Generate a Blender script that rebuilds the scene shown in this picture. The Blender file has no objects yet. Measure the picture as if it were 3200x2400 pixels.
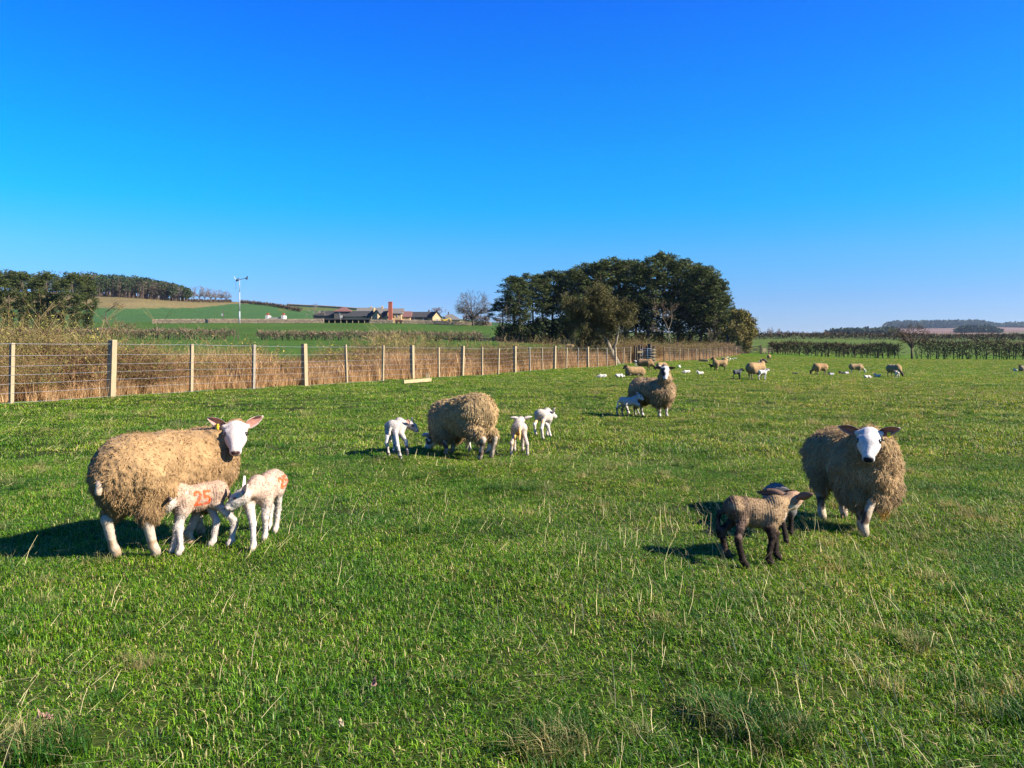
import bpy, math, random
import numpy as np
from mathutils import Vector, Matrix, noise as mnoise

# ------------------------------------------------------------------ camera, sky, sun, exposure
sc = bpy.context.scene
COL = sc.collection
rad = math.radians
CAMH = 1.25
F = 1670.0            # focal length in units of a 2212 wide frame
U0, V0 = 1106.0, 758.0
cam_d = bpy.data.cameras.new("camera")
cam_d.sensor_width = 36.0
cam_d.lens = 36.0 * F / 2212.0
cam_d.shift_y = -71.5 / 2212.0
cam_d.clip_start = 0.05
cam_d.clip_end = 30000.0
cam = bpy.data.objects.new("camera", cam_d)
cam.location = (0, 0, CAMH)
cam.rotation_euler = (rad(90), 0, 0)
COL.objects.link(cam)
sc.camera = cam

SUN_EL = rad(33.0)
SUN_AZ = rad(-18.0)     # measured from +X (right of the view), negative = behind the camera
sun_vec = Vector((math.cos(SUN_AZ) * math.cos(SUN_EL), math.sin(SUN_AZ) * math.cos(SUN_EL), math.sin(SUN_EL)))
world = bpy.data.worlds.new("World")
sc.world = world
world.use_nodes = True
wn = world.node_tree
wn.nodes.clear()
wo = wn.nodes.new("ShaderNodeOutputWorld")
bg = wn.nodes.new("ShaderNodeBackground")
sky = wn.nodes.new("ShaderNodeTexSky")
sky.sky_type = 'NISHITA'
sky.sun_disc = False
sky.sun_elevation = SUN_EL
sky.sun_rotation = math.atan2(sun_vec.x, sun_vec.y)
sky.altitude = 0
sky.air_density = 1.0
sky.dust_density = 0.15
sky.ozone_density = 4.0
hsv = wn.nodes.new("ShaderNodeHueSaturation")
hsv.inputs["Saturation"].default_value = 1.32
hsv.inputs["Value"].default_value = 1.0
wn.links.new(sky.outputs[0], hsv.inputs["Color"])
# the phone's deep, saturated blue: graded by height; unseen upper sky greyed to soften blue fill light
tcw = wn.nodes.new("ShaderNodeTexCoord")
sxw = wn.nodes.new("ShaderNodeSeparateXYZ"); wn.links.new(tcw.outputs["Generated"], sxw.inputs[0])
crw = wn.nodes.new("ShaderNodeValToRGB"); wn.links.new(sxw.outputs["Z"], crw.inputs[0])
SKY_GRADE = [(0.0, (0.184, 0.218, 0.383)), (0.026, (0.184, 0.218, 0.383)), (0.064, (0.171, 0.232, 0.383)), (0.123, (0.144, 0.311, 0.417)), (0.181, (0.03, 0.376, 0.466)), (0.237, (0.012, 0.396, 0.514)), (0.32, (0.012, 0.372, 0.598)), (0.41, (0.02, 0.325, 0.69)), (0.62, (0.24, 0.335, 0.5)), (1.0, (0.27, 0.33, 0.46))]
while len(crw.color_ramp.elements) < len(SKY_GRADE): crw.color_ramp.elements.new(0.5)
for e_, (p_, c_) in zip(crw.color_ramp.elements, SKY_GRADE): e_.position = p_
for e_, (p_, c_) in zip(crw.color_ramp.elements, SKY_GRADE): e_.color = (*c_, 1)
mxw = wn.nodes.new("ShaderNodeMix"); mxw.data_type = 'RGBA'; mxw.blend_type = 'MULTIPLY'; mxw.inputs[0].default_value = 1.0
wn.links.new(hsv.outputs[0], mxw.inputs[6]); wn.links.new(crw.outputs[0], mxw.inputs[7])
wn.links.new(mxw.outputs[2], bg.inputs["Color"])
wn.links.new(bg.outputs[0], wo.inputs["Surface"])
bg.inputs["Strength"].default_value = 0.15

sun_d = bpy.data.lights.new("sun", 'SUN')
sun_d.energy = 5.0
sun_d.angle = rad(0.5)
sun_d.color = (1.0, 0.93, 0.80)
sun = bpy.data.objects.new("sun", sun_d)
sun.rotation_euler = sun_vec.to_track_quat('Z', 'Y').to_euler()
COL.objects.link(sun)

sc.view_settings.view_transform = 'Standard'
sc.view_settings.look = 'None'
sc.view_settings.gamma = 1.0
sc.view_settings.exposure = 1.5
sc.view_settings.use_curve_mapping = False
try:
    sc.cycles.max_bounces = 5
    sc.cycles.diffuse_bounces = 2
    sc.cycles.glossy_bounces = 1
    sc.cycles.transmission_bounces = 3
    sc.cycles.caustics_reflective = False
    sc.cycles.caustics_refractive = False
except Exception:
    pass

# ------------------------------------------------------------------ small helpers
def tag(o, label=None, cat=None, group=None, kind=None):
    if label: o["label"] = label
    if cat: o["category"] = cat
    if group: o["group"] = group
    if kind: o["kind"] = kind
    return o

def empty(name, loc=(0, 0, 0), rz=0.0, scale=1.0):
    o = bpy.data.objects.new(name, None)
    o.empty_display_size = 0.1
    o.location = loc
    o.rotation_euler = (0, 0, rz)
    o.scale = (scale,) * 3
    COL.objects.link(o)
    return o

def link_mesh(name, me, parent=None, loc=None, rz=None):
    o = bpy.data.objects.new(name, me)
    if loc is not None: o.location = loc
    if rz is not None: o.rotation_euler = (0, 0, rz)
    if parent is not None: o.parent = parent
    COL.objects.link(o)
    return o

def copy_tree(o, parent=None):
    c = o.copy()
    COL.objects.link(c)
    c.parent = parent
    for ch in list(o.children):
        copy_tree(ch, c)
    return c

def np_mesh(name, V, Fa, mats, smooth=True, col=None, matidx=None):
    """V (n,3); Fa (m,k) array or list of arrays with the same k each; triangles/quads."""
    V = np.asarray(V, dtype=np.float32)
    me = bpy.data.meshes.new(name)
    if not isinstance(Fa, (list, tuple)):
        Fa = [Fa]
    Fa = [np.asarray(f, dtype=np.int32) for f in Fa if len(f)]
    loops = np.concatenate([f.ravel() for f in Fa]) if Fa else np.zeros(0, np.int32)
    tot = np.concatenate([np.full(len(f), f.shape[1], np.int32) for f in Fa]) if Fa else np.zeros(0, np.int32)
    start = np.concatenate([[0], np.cumsum(tot)[:-1]]).astype(np.int32) if len(tot) else tot
    me.vertices.add(len(V)); me.vertices.foreach_set("co", V.ravel())
    me.loops.add(len(loops)); me.loops.foreach_set("vertex_index", loops)
    me.polygons.add(len(tot)); me.polygons.foreach_set("loop_start", start)
    try: me.polygons.foreach_set("loop_total", tot)
    except Exception: pass
    me.polygons.foreach_set("use_smooth", np.full(len(tot), smooth, dtype=bool))
    if matidx is not None:
        me.polygons.foreach_set("material_index", np.asarray(matidx, np.int32))
    if not isinstance(mats, (list, tuple)): mats = [mats]
    for m in mats: me.materials.append(m)
    if col is not None:
        c = np.ones((len(V), 4), np.float32); c[:, :3] = col
        at = me.color_attributes.new("Col", 'FLOAT_COLOR', 'POINT')
        at.data.foreach_set("color", c.ravel())
    me.update(calc_edges=True)
    return me

class MB:
    """collects simple solids into one mesh"""
    def __init__(s): s.V = []; s.F4 = []; s.F3 = []; s.n = 0
    def add(s, V, F4=(), F3=()):
        V = np.asarray(V, float)
        if len(F4): s.F4.append(np.asarray(F4, int) + s.n)
        if len(F3): s.F3.append(np.asarray(F3, int) + s.n)
        s.V.append(V); s.n += len(V)
        return s
    def box(s, c, d, rz=0.0, M=None):
        x, y, z = [q / 2 for q in d]
        V = np.array([[-x,-y,-z],[x,-y,-z],[x,y,-z],[-x,y,-z],[-x,-y,z],[x,-y,z],[x,y,z],[-x,y,z]])
        if M is not None: V = V @ np.array(M.to_3x3()).T
        if rz:
            ca, sa = math.cos(rz), math.sin(rz)
            V = V @ np.array([[ca, sa, 0], [-sa, ca, 0], [0, 0, 1]])
        V = V + np.array(c)
        return s.add(V, [[0,3,2,1],[4,5,6,7],[0,1,5,4],[1,2,6,5],[2,3,7,6],[3,0,4,7]])
    def bar(s, a, b, w, h=None):
        """rectangular bar from a to b"""
        a = Vector(a); b = Vector(b); d = b - a
        q = d.to_track_quat('X', 'Z').to_matrix()
        return s.box((a + b) / 2, (d.length, w, h or w), M=q)
    def tube(s, pts, radii, n=6, cap=True):
        pts = np.asarray(pts, float); k = len(pts)
        radii = np.broadcast_to(np.asarray(radii, float), (k,))
        d = np.gradient(pts, axis=0); d /= np.linalg.norm(d, axis=1)[:, None] + 1e-9
        up = np.array([0, 0, 1.0]) if abs(d[0][2]) < .9 else np.array([1.0, 0, 0])
        V = []
        for i in range(k):
            r = np.cross(d[i], up); r /= np.linalg.norm(r) + 1e-9
            t = np.cross(r, d[i]); up = t
            a = np.arange(n) * 2 * math.pi / n
            V.append(pts[i] + radii[i] * (np.cos(a)[:, None] * r + np.sin(a)[:, None] * t))
        V = np.concatenate(V)
        F4 = [[i*n+j, i*n+(j+1) % n, (i+1)*n+(j+1) % n, (i+1)*n+j] for i in range(k-1) for j in range(n)]
        F3 = []
        if cap:
            V = np.concatenate([V, pts[:1], pts[-1:]])
            F3 = [[(j+1) % n, j, k*n] for j in range(n)] + [[(k-1)*n+j, (k-1)*n+(j+1) % n, k*n+1] for j in range(n)]
        return s.add(V, F4, F3)
    def poly(s, V, faces):
        F4 = [f for f in faces if len(f) == 4]; F3 = [f for f in faces if len(f) == 3]
        return s.add(V, F4, F3)
    def mesh(s, name, mat, smooth=False):
        return np_mesh(name, np.concatenate(s.V), [np.concatenate(q) for q in (s.F4, s.F3) if q], mat, smooth)
    def build(s, name, mat, parent=None, smooth=False, loc=None, rz=None):
        return link_mesh(name, s.mesh(name, mat, smooth), parent, loc, rz)

# ------------------------------------------------------------------ materials
def mat_base(name):
    m = bpy.data.materials.new(name); m.use_nodes = True
    nt = m.node_tree; nt.nodes.clear()
    out = nt.nodes.new("ShaderNodeOutputMaterial")
    b = nt.nodes.new("ShaderNodeBsdfPrincipled")
    nt.links.new(b.outputs[0], out.inputs["Surface"])
    return m, nt, b, out

def N(nt, t, **kw):
    n = nt.nodes.new(t)
    for k, v in kw.items():
        if k in n.inputs.keys(): n.inputs[k].default_value = v
        else: setattr(n, k, v)
    return n

def mixc(nt, fac, a, b, blend='MIX'):
    m = nt.nodes.new("ShaderNodeMix"); m.data_type = 'RGBA'; m.blend_type = blend
    for sock, val in ((m.inputs[0], fac), (m.inputs[6], a), (m.inputs[7], b)):
        if hasattr(val, "node"): nt.links.new(val, sock)
        elif isinstance(val, (int, float)): sock.default_value = val
        else: sock.default_value = (*val, 1.0)
    return m.outputs[2]

def ramp(nt, fac, p0, p1):
    r = nt.nodes.new("ShaderNodeMapRange"); r.clamp = True
    r.inputs["From Min"].default_value = p0; r.inputs["From Max"].default_value = p1
    nt.links.new(fac, r.inputs["Value"])
    return r.outputs[0]

def noise_fac(nt, scale, coord="Object", detail=4.0, stretch=None):
    tc = nt.nodes.new("ShaderNodeTexCoord") if coord != "World" else nt.nodes.new("ShaderNodeNewGeometry")
    o = tc.outputs[coord] if coord != "World" else tc.outputs["Position"]
    if stretch:
        mp = nt.nodes.new("ShaderNodeMapping"); mp.inputs["Scale"].default_value = stretch
        nt.links.new(o, mp.inputs["Vector"]); o = mp.outputs[0]
    n = N(nt, "ShaderNodeTexNoise", Scale=scale, Detail=detail, Roughness=0.6)
    nt.links.new(o, n.inputs["Vector"])
    return n.outputs["Fac"]

def add_bump(nt, b, fac, strength=0.4, dist=0.02):
    bp = N(nt, "ShaderNodeBump", Strength=strength, Distance=dist)
    nt.links.new(fac, bp.inputs["Height"]); nt.links.new(bp.outputs[0], b.inputs["Normal"])

def mat_noise(name, c0, c1, scale=5.0, rough=0.8, bump=0.3, dist=0.02, stretch=None, coord="Object", spec=0.3, metal=0.0, lo=.35, hi=.65):
    m, nt, b, out = mat_base(name)
    f = noise_fac(nt, scale, coord, stretch=stretch)
    nt.links.new(mixc(nt, ramp(nt, f, lo, hi), c0, c1), b.inputs["Base Color"])
    b.inputs["Roughness"].default_value = rough; b.inputs["Specular IOR Level"].default_value = spec
    b.inputs["Metallic"].default_value = metal
    if bump: add_bump(nt, b, f, bump, dist)
    return m

def mat_vcol(name, rough=0.85, spec=0.2, nscale=60.0, namp=0.25, bump=0.3, dist=0.004, island=0.0, transl=0.0, sheen=0.0):
    """vertex colour x noise; optional per-island brightness and translucency"""
    m, nt, b, out = mat_base(name)
    at = N(nt, "ShaderNodeVertexColor", layer_name="Col")
    c = at.outputs["Color"]
    f = noise_fac(nt, nscale)
    br = nt.nodes.new("ShaderNodeMapRange")
    br.inputs["To Min"].default_value = 1 - namp; br.inputs["To Max"].default_value = 1 + namp
    br.inputs["From Min"].default_value = .3; br.inputs["From Max"].default_value = .7
    nt.links.new(f, br.inputs["Value"])
    fac = br.outputs[0]
    if island:
        g = nt.nodes.new("ShaderNodeNewGeometry")
        r2 = nt.nodes.new("ShaderNodeMapRange")
        r2.inputs["To Min"].default_value = 1 - island; r2.inputs["To Max"].default_value = 1 + island
        nt.links.new(g.outputs["Random Per Island"], r2.inputs["Value"])
        mu = N(nt, "ShaderNodeMath", operation='MULTIPLY')
        nt.links.new(fac, mu.inputs[0]); nt.links.new(r2.outputs[0], mu.inputs[1]); fac = mu.outputs[0]
    vm = N(nt, "ShaderNodeVectorMath", operation='SCALE')
    nt.links.new(c, vm.inputs[0]); nt.links.new(fac, vm.inputs["Scale"])
    nt.links.new(vm.outputs[0], b.inputs["Base Color"])
    b.inputs["Roughness"].default_value = rough; b.inputs["Specular IOR Level"].default_value = spec
    if sheen: b.inputs["Sheen Weight"].default_value = sheen
    if bump: add_bump(nt, b, f, bump, dist)
    if transl:
        tr = nt.nodes.new("ShaderNodeBsdfTranslucent"); nt.links.new(vm.outputs[0], tr.inputs["Color"])
        mx = nt.nodes.new("ShaderNodeMixShader"); mx.inputs[0].default_value = transl
        nt.links.new(b.outputs[0], mx.inputs[1]); nt.links.new(tr.outputs[0], mx.inputs[2])
        nt.links.new(mx.outputs[0], out.inputs["Surface"])
    return m

# ------------------------------------------------------------------ lie of the land
UN = [-400, 0, 250, 500, 680, 900, 1060, 1300, 1500, 1640, 1800, 1950, 2140, 2212, 2600]
def zv(v, Y): return CAMH + (V0 - v) / F * Y
LAND = [  # (Y, [height at each UN]) ; rows above 60 m given as picture heights v
    (-20, [0.0] * 15), (16, [0.0] * 15), (40, [.25, .25, .2, .15, .1, .05, 0, 0, 0, -.05, -.2, -.22, -.2, -.2, -.2]),
    (60, [1.0, 1.0, 1.0, .9, .8, .6, .35, .05, -.05, -.3, -.48, -.5, -.45, -.45, -.4]),
    (100, [zv(v, 100) for v in (742, 744, 745, 745, 746, 747, 749, 756.5, 776, 778.5, 779, 780, 781, 781.5, 783)]),
    (140, [zv(v, 140) for v in (733, 735, 735, 735, 735, 736, 738, 748, 757, 765, 770, 773, 774, 774, 775)]),
    (200, [zv(v, 200) for v in (714, 716, 717, 718, 718, 720, 723, 740, 748, 754, 756, 757, 757, 757, 757)]),
    (300, [zv(v, 300) for v in (704, 705, 702, 699, 698, 699, 703, 728, 735, 734, 734.5, 736, 737.5, 738, 739)]),
    (400, [zv(v, 400) for v in (680, 684, 685, 688, 692, 697, 701, 722, 727, 728, 729, 730, 731, 731, 732)]),
    (550, [zv(v, 550) for v in (636, 640, 643, 657, 668, 687, 699, 717, 722, 724, 724, 725, 725, 725, 726)]),
    (700, [zv(v, 700) for v in (624, 628, 636, 651, 662, 677, 696, 716, 721, 722, 722, 722, 722, 722, 722)]),
    (1200, [zv(v, 1200) for v in (690, 690, 690, 695, 700, 705, 712, 722, 724, 724, 724, 723.5, 723, 723, 723)]),
    (2400, [zv(v, 2400) for v in (705, 705, 705, 710, 715, 715, 718, 722, 724, 724, 722, 714, 713, 713, 713)]),
    (3300, [zv(v, 3300) for v in (710, 710, 710, 712, 715, 716, 718, 722, 724, 725, 722, 709, 706, 707, 707)]),
    (6000, [zv(v, 6000) for v in (735, 735, 735, 735, 735, 735, 735, 735, 735, 735, 735, 735, 735, 735, 735)]),
    (14000, [zv(v, 14000) for v in (738,) * 15]),
]
LY = np.array([r[0] for r in LAND], float)
LZ = np.array([r[1] for r in LAND], float)
def _bumps(X, Y):
    b = .035*np.sin(X*1.3+.7*Y)*np.sin(Y*1.1-.4*X+1.) + .02*np.sin(X*2.9-Y*1.7+2.)*np.sin(Y*3.1+X*.8) + .012*np.sin(5.3*X+1.7)*np.sin(4.7*Y+X)
    b += .05*np.sin(X*.31+1.2)*np.sin(Y*.27)
    return b
def land(X, Y, bumps=True):
    X = np.asarray(X, float); Y = np.asarray(Y, float)
    Ys = np.maximum(Y, 1.0)
    u = np.clip(U0 + F * X / Ys, UN[0], UN[-1])
    j = np.clip(np.searchsorted(UN, u) - 1, 0, len(UN) - 2)
    ua = np.array(UN, float)
    t = (u - ua[j]) / (ua[j+1] - ua[j]); t = t*t*(3-2*t)*.35 + t*.65
    i = np.clip(np.searchsorted(LY, Y) - 1, 0, len(LY) - 2)
    s = np.clip((Y - LY[i]) / (LY[i+1] - LY[i]), 0, 1)
    z = (LZ[i, j]*(1-t) + LZ[i, j+1]*t)*(1-s) + (LZ[i+1, j]*(1-t) + LZ[i+1, j+1]*t)*s
    if bumps:
        z = z + _bumps(X, Y) * np.clip((110 - Y) / 60, .0, 1) * np.clip(np.abs(Y) / 2, 0, 1) * .55
        z = z + np.clip((Y - 150) / 200, 0, 1) * 0.5*(np.sin(X*.021+1)*np.sin(Y*.017) + .5*np.sin(X*.05+Y*.03))
    return z
def gz(x, y): return float(land(x, y))
def at(u, Y, dz=0.0):
    """point on the ground Y metres out in the direction of picture column u"""
    x = (u - U0) / F * Y
    return Vector((x, Y, gz(x, Y) + dz))
def h_of(v, Y):
    """height above the datum that shows at picture row v from Y metres"""
    return zv(v, Y)
FA, FB = -19.2, 0.446          # fence line X = FA + FB*Y
# ------------------------------------------------------------------ ground sheet
def smooth01(x): x = np.clip(x, 0, 1); return x*x*(3-2*x)
def vnoise(X, Y, s, seed=0):
    """cheap value noise on arrays"""
    x = X*s + seed*17.3; y = Y*s + seed*9.1
    xi = np.floor(x); yi = np.floor(y); fx = x-xi; fy = y-yi
    fx = fx*fx*(3-2*fx); fy = fy*fy*(3-2*fy)
    def h(a, b):
        q = np.sin(a*127.1 + b*311.7 + seed*74.7) * 43758.5453
        return q - np.floor(q)
    return (h(xi, yi)*(1-fx)+h(xi+1, yi)*fx)*(1-fy) + (h(xi, yi+1)*(1-fx)+h(xi+1, yi+1)*fx)*fy

MEADOW = np.array((.038, .095, .005)); MEADOW2 = np.array((.060, .115, .008))
def ground_color(X, Y):
    u = U0 + F*X/np.maximum(Y, 1)
    n = vnoise(X, Y, .15, 1)
    c = MEADOW[None]*(1-n[:, None]) + MEADOW2[None]*n[:, None]
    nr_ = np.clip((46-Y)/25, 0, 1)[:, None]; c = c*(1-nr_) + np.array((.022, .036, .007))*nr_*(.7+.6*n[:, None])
    def put(mask, col, amp=.12, s=.05):
        k = (1 + amp*(vnoise(X, Y, s, 3)*2-1))[:, None]
        m = np.clip(mask, 0, 1)[:, None]
        return c*(1-m) + np.array(col)[None]*k*m
    right_of_fence = X - (FA + FB*Y)
    # fields behind the scrub, left
    c = put(smooth01((-right_of_fence-2)/2)*smooth01((Y-14)/4), (.036, .086, .012))
    # scrub strip earth
    c = put(smooth01((-right_of_fence-.3)/.5)*smooth01((6.5+right_of_fence)/1.5)*(Y < 124), (.07, .045, .022))
    lane = smooth01((Y-150)/30)
    c = put(lane*(u < 1300), (.036, .080, .012))
    c = put(smooth01((Y-150)/15)*(u >= 1300), (.055, .095, .018))
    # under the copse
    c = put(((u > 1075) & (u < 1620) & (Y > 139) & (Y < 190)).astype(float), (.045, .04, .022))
    # hill field of young corn
    c = put(smooth01((Y-318)/6)*(u < 1080), (.034, .086, .025), .05)
    top = np.interp(u, [0, 250, 300, 420, 480, 560], [440, 450, 455, 485, 530, 615])
    c = put(smooth01((Y-top)/4)*(u < 560)*(Y < 900), (.125, .115, .048), .2)
    c = put(smooth01((Y-500-(u-620)*.5)/6)*((u > 600) & (u < 1080)), (.062, .092, .025), .1)
    # far right
    c = put(smooth01((Y-306)/4)*(u > 1300), (.052, .082, .022), .1)
    c = put(smooth01((Y-1000)/200)*(u > 1000), (.125, .09, .068), .25, .004)
    c = put(smooth01((Y-1000)/200)*smooth01((np.sin(X*.004)*np.sin(Y*.003+1)-.3)*5)*(u > 1000), (.068, .09, .038), .2, .004)
    return c

t_in = np.linspace(-.78, .78, 500)
t_out = .78 + (np.linspace(0, 1, 45)[1:]**1.6) * 1.0
T = np.concatenate([-t_out[::-1], t_in, t_out])
R = np.exp(np.linspace(math.log(8-7.5), math.log(8+14000), 470)); 
R = np.concatenate([[.5], np.linspace(1.2, 8, 16), 8 + np.exp(np.linspace(math.log(.25), math.log(7000), 440))])
Yr = R - 8
TT, YY = np.meshgrid(T, Yr)
XX = TT * (YY + 8)
# keep field resolution along picture columns far away
Xf = XX.ravel(); Yf = YY.ravel()
Zf = land(Xf, Yf)
nr, nc = TT.shape
idx = np.arange(nr*nc).reshape(nr, nc)
quads = np.stack([idx[:-1, :-1], idx[:-1, 1:], idx[1:, 1:], idx[1:, :-1]], -1).reshape(-1, 4)

def ground_material():
    m, nt, b, out = mat_base("meadow_ground")
    at_ = N(nt, "ShaderNodeVertexColor", layer_name="Col")
    n1 = noise_fac(nt, 1.1, "World", 6)
    n2 = noise_fac(nt, 16.0, "World", 6, stretch=(1, 1, 1))
    n3 = noise_fac(nt, .09, "World", 5)
    c = at_.outputs["Color"]
    dark = mixc(nt, 1.0, c, (.55, .62, .6), 'MULTIPLY')
    lite = mixc(nt, 1.0, c, (1.55, 1.35, 1.5), 'MULTIPLY')
    c1 = mixc(nt, ramp(nt, n1, .38, .62), dark, lite)
    c2 = mixc(nt, ramp(nt, n2, .35, .65), mixc(nt, 1.0, c1, (.62, .68, .6), 'MULTIPLY'), mixc(nt, 1.0, c1, (1.4, 1.3, 1.3), 'MULTIPLY'))
    c3 = mixc(nt, ramp(nt, n3, .35, .7), c2, mixc(nt, 1.0, c2, (1.3, 1.06, 1.0), 'MULTIPLY'))
    nt.links.new(c3, b.inputs["Base Color"])
    b.inputs["Roughness"].default_value = 1.0; b.inputs["Specular IOR Level"].default_value = 0.05
    add_bump(nt, b, n2, .5, .03)
    return m
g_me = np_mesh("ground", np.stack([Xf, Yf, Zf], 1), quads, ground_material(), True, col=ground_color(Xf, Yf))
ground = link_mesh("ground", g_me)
tag(ground, kind="structure")
# ------------------------------------------------------------------ scattering (for what nobody could count)
def scatter(name, P, rotz, scl, variants, vidx, label, cat, tilt=None):
    """one object: variants placed on the points P; variants = list of meshes"""
    P = np.asarray(P, np.float32); n = len(P)
    me = bpy.data.meshes.new(name)
    me.vertices.add(n); me.vertices.foreach_set("co", P.ravel())
    rot = np.zeros((n, 3), np.float32); rot[:, 2] = rotz
    if tilt is not None: rot[:, :2] = tilt
    scl = np.asarray(scl, np.float32)
    if scl.ndim == 1: scl = np.repeat(scl[:, None], 3, 1)
    a = me.attributes.new("rot", 'FLOAT_VECTOR', 'POINT'); a.data.foreach_set("vector", rot.ravel())
    a = me.attributes.new("scl", 'FLOAT_VECTOR', 'POINT'); a.data.foreach_set("vector", scl.ravel())
    a = me.attributes.new("vid", 'INT', 'POINT'); a.data.foreach_set("value", np.asarray(vidx, np.int32))
    o = link_mesh(name, me)
    vc = bpy.data.collections.new(name + "_variants")
    for k, vm in enumerate(variants):
        vo = bpy.data.objects.new(f"{name}_piece_{k:02d}", vm); vc.objects.link(vo)
    ng = bpy.data.node_groups.new(name + "_scatter", 'GeometryNodeTree')
    ng.interface.new_socket("Geometry", in_out='INPUT', socket_type='NodeSocketGeometry')
    ng.interface.new_socket("Geometry", in_out='OUTPUT', socket_type='NodeSocketGeometry')
    gi = ng.nodes.new("NodeGroupInput"); go = ng.nodes.new("NodeGroupOutput")
    mp = ng.nodes.new("GeometryNodeMeshToPoints")
    ci = ng.nodes.new("GeometryNodeCollectionInfo"); ci.inputs["Collection"].default_value = vc
    ci.inputs["Separate Children"].default_value = True; ci.inputs["Reset Children"].default_value = True
    ip = ng.nodes.new("GeometryNodeInstanceOnPoints"); ip.inputs["Pick Instance"].default_value = True
    def na(nm, ty):
        q = ng.nodes.new("GeometryNodeInputNamedAttribute"); q.data_type = ty; q.inputs["Name"].default_value = nm
        return q.outputs["Attribute"]
    e2r = ng.nodes.new("FunctionNodeEulerToRotation")
    ng.links.new(na("rot", 'FLOAT_VECTOR'), e2r.inputs[0])
    ng.links.new(gi.outputs[0], mp.inputs[0]); ng.links.new(mp.outputs[0], ip.inputs["Points"])
    ng.links.new(ci.outputs[0], ip.inputs["Instance"])
    ng.links.new(na("vid", 'INT'), ip.inputs["Instance Index"])
    ng.links.new(e2r.outputs[0], ip.inputs["Rotation"])
    ng.links.new(na("scl", 'FLOAT_VECTOR'), ip.inputs["Scale"])
    ng.links.new(ip.outputs[0], go.inputs[0])
    md = o.modifiers.new("scatter", 'NODES'); md.node_group = ng
    tag(o, label, cat, kind="stuff")
    return o

def blades(rng, n, size, h0, h1, w0, w1, lean, cols, straw=0.0, strawcol=((.44, .40, .17), (.26, .23, .09)), sph=False):
    """n grass blades in a patch: V, faces, colours"""
    if sph:
        r = np.sqrt(rng.random(n))*size/2; a = rng.random(n)*6.283
        bx, by = r*np.cos(a), r*np.sin(a)
    else:
        bx = (rng.random(n)-.5)*size; by = (rng.random(n)-.5)*size
    h = h0 + (h1-h0)*rng.random(n)**1.4
    w = w0 + (w1-w0)*rng.random(n)
    az = rng.random(n)*6.283
    ln = lean*(.3+rng.random(n)*1.0)
    dx, dy = np.cos(az)*ln*h, np.sin(az)*ln*h
    wa = az + 1.57 + (rng.random(n)-.5)*1.2
    wx, wy = np.cos(wa)*w/2, np.sin(wa)*w/2
    z0 = -.01
    V = np.stack([
        np.stack([bx-wx, by-wy, np.full(n, z0)], 1), np.stack([bx+wx, by+wy, np.full(n, z0)], 1),
        np.stack([bx+dx*.35-wx*.9, by+dy*.35-wy*.9, h*.6], 1), np.stack([bx+dx*.35+wx*.9, by+dy*.35+wy*.9, h*.6], 1),
        np.stack([bx+dx, by+dy, h*(1-.25*ln)], 1)], 1).reshape(-1, 3)
    b = np.arange(n)[:, None]*5
    F4 = b + np.array([[0, 1, 3, 2]]); F3 = b + np.array([[2, 3, 4]])
    c0, c1 = np.array(cols[0]), np.array(cols[1])
    k = (rng.random(n)**1.5)[:, None]
    c = c0*(1-k)+c1*k
    s = rng.random(n) < straw
    sc_ = np.array(strawcol[0])*k + np.array(strawcol[1])*(1-k)
    c[s] = sc_[s]
    c *= (.8+.4*rng.random(n))[:, None]
    return V, F4, F3, np.repeat(c, 5, 0)

def grass_material():
    m, nt, b, out = mat_base("grass_blades")
    at_ = N(nt, "ShaderNodeVertexColor", layer_name="Col")
    n1 = noise_fac(nt, .8, "World", 5)
    n3 = noise_fac(nt, .12, "World", 4)
    g = nt.nodes.new("ShaderNodeNewGeometry")
    sx = nt.nodes.new("ShaderNodeSeparateXYZ"); nt.links.new(g.outputs["Position"], sx.inputs[0])
    rgt = ramp(nt, sx.outputs[0], -3.0, 6.0)         # the right of the meadow is drier
    c = at_.outputs["Color"]
    a = mixc(nt, ramp(nt, n1, .35, .65), mixc(nt, 1.0, c, (.52, .72, .6), 'MULTIPLY'), mixc(nt, 1.0, c, (1.35, 1.18, 1.2), 'MULTIPLY'))
    a2 = mixc(nt, ramp(nt, n3, .35, .65), a, mixc(nt, 1.0, a, (1.22, 1.02, 1.1), 'MULTIPLY'))
    a3 = mixc(nt, rgt, a2, mixc(nt, 1.0, a2, (1.25, 1.02, 1.25), 'MULTIPLY'))
    nt.links.new(a3, b.inputs["Base Color"])
    b.inputs["Roughness"].default_value = .5; b.inputs["Specular IOR Level"].default_value = .22
    tr = nt.nodes.new("ShaderNodeBsdfTranslucent")
    nt.links.new(mixc(nt, 1.0, a3, (1.0, 1.1, .45), 'MULTIPLY'), tr.inputs["Color"])
    mx = nt.nodes.new("ShaderNodeMixShader"); mx.inputs[0].default_value = .35
    nt.links.new(b.outputs[0], mx.inputs[1]); nt.links.new(tr.outputs[0], mx.inputs[2])
    nt.links.new(mx.outputs[0], out.inputs["Surface"])
    return m
M_GRASS = grass_material()
GC = ((.024, .105, .004), (.180, .345, .012))
GC2 = ((.036, .125, .005), (.205, .335, .018))
rng = np.random.default_rng(7)
gv = []
for k in range(6):      # near turf patches, .24 m
    V, F4, F3, C = blades(rng, 480, .26, .008, .036, .0019, .0042, 1.5, GC, straw=.15)
    gv.append(np_mesh("turf", V, [F4, F3], M_GRASS, True, col=C))
for k in range(3):      # coarser, for farther off, .24 m
    V, F4, F3, C = blades(rng, 170, .26, .014, .042, .0035, .007, 1.3, GC2, straw=.15)
    gv.append(np_mesh("turf", V, [F4, F3], M_GRASS, True, col=C))
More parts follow.
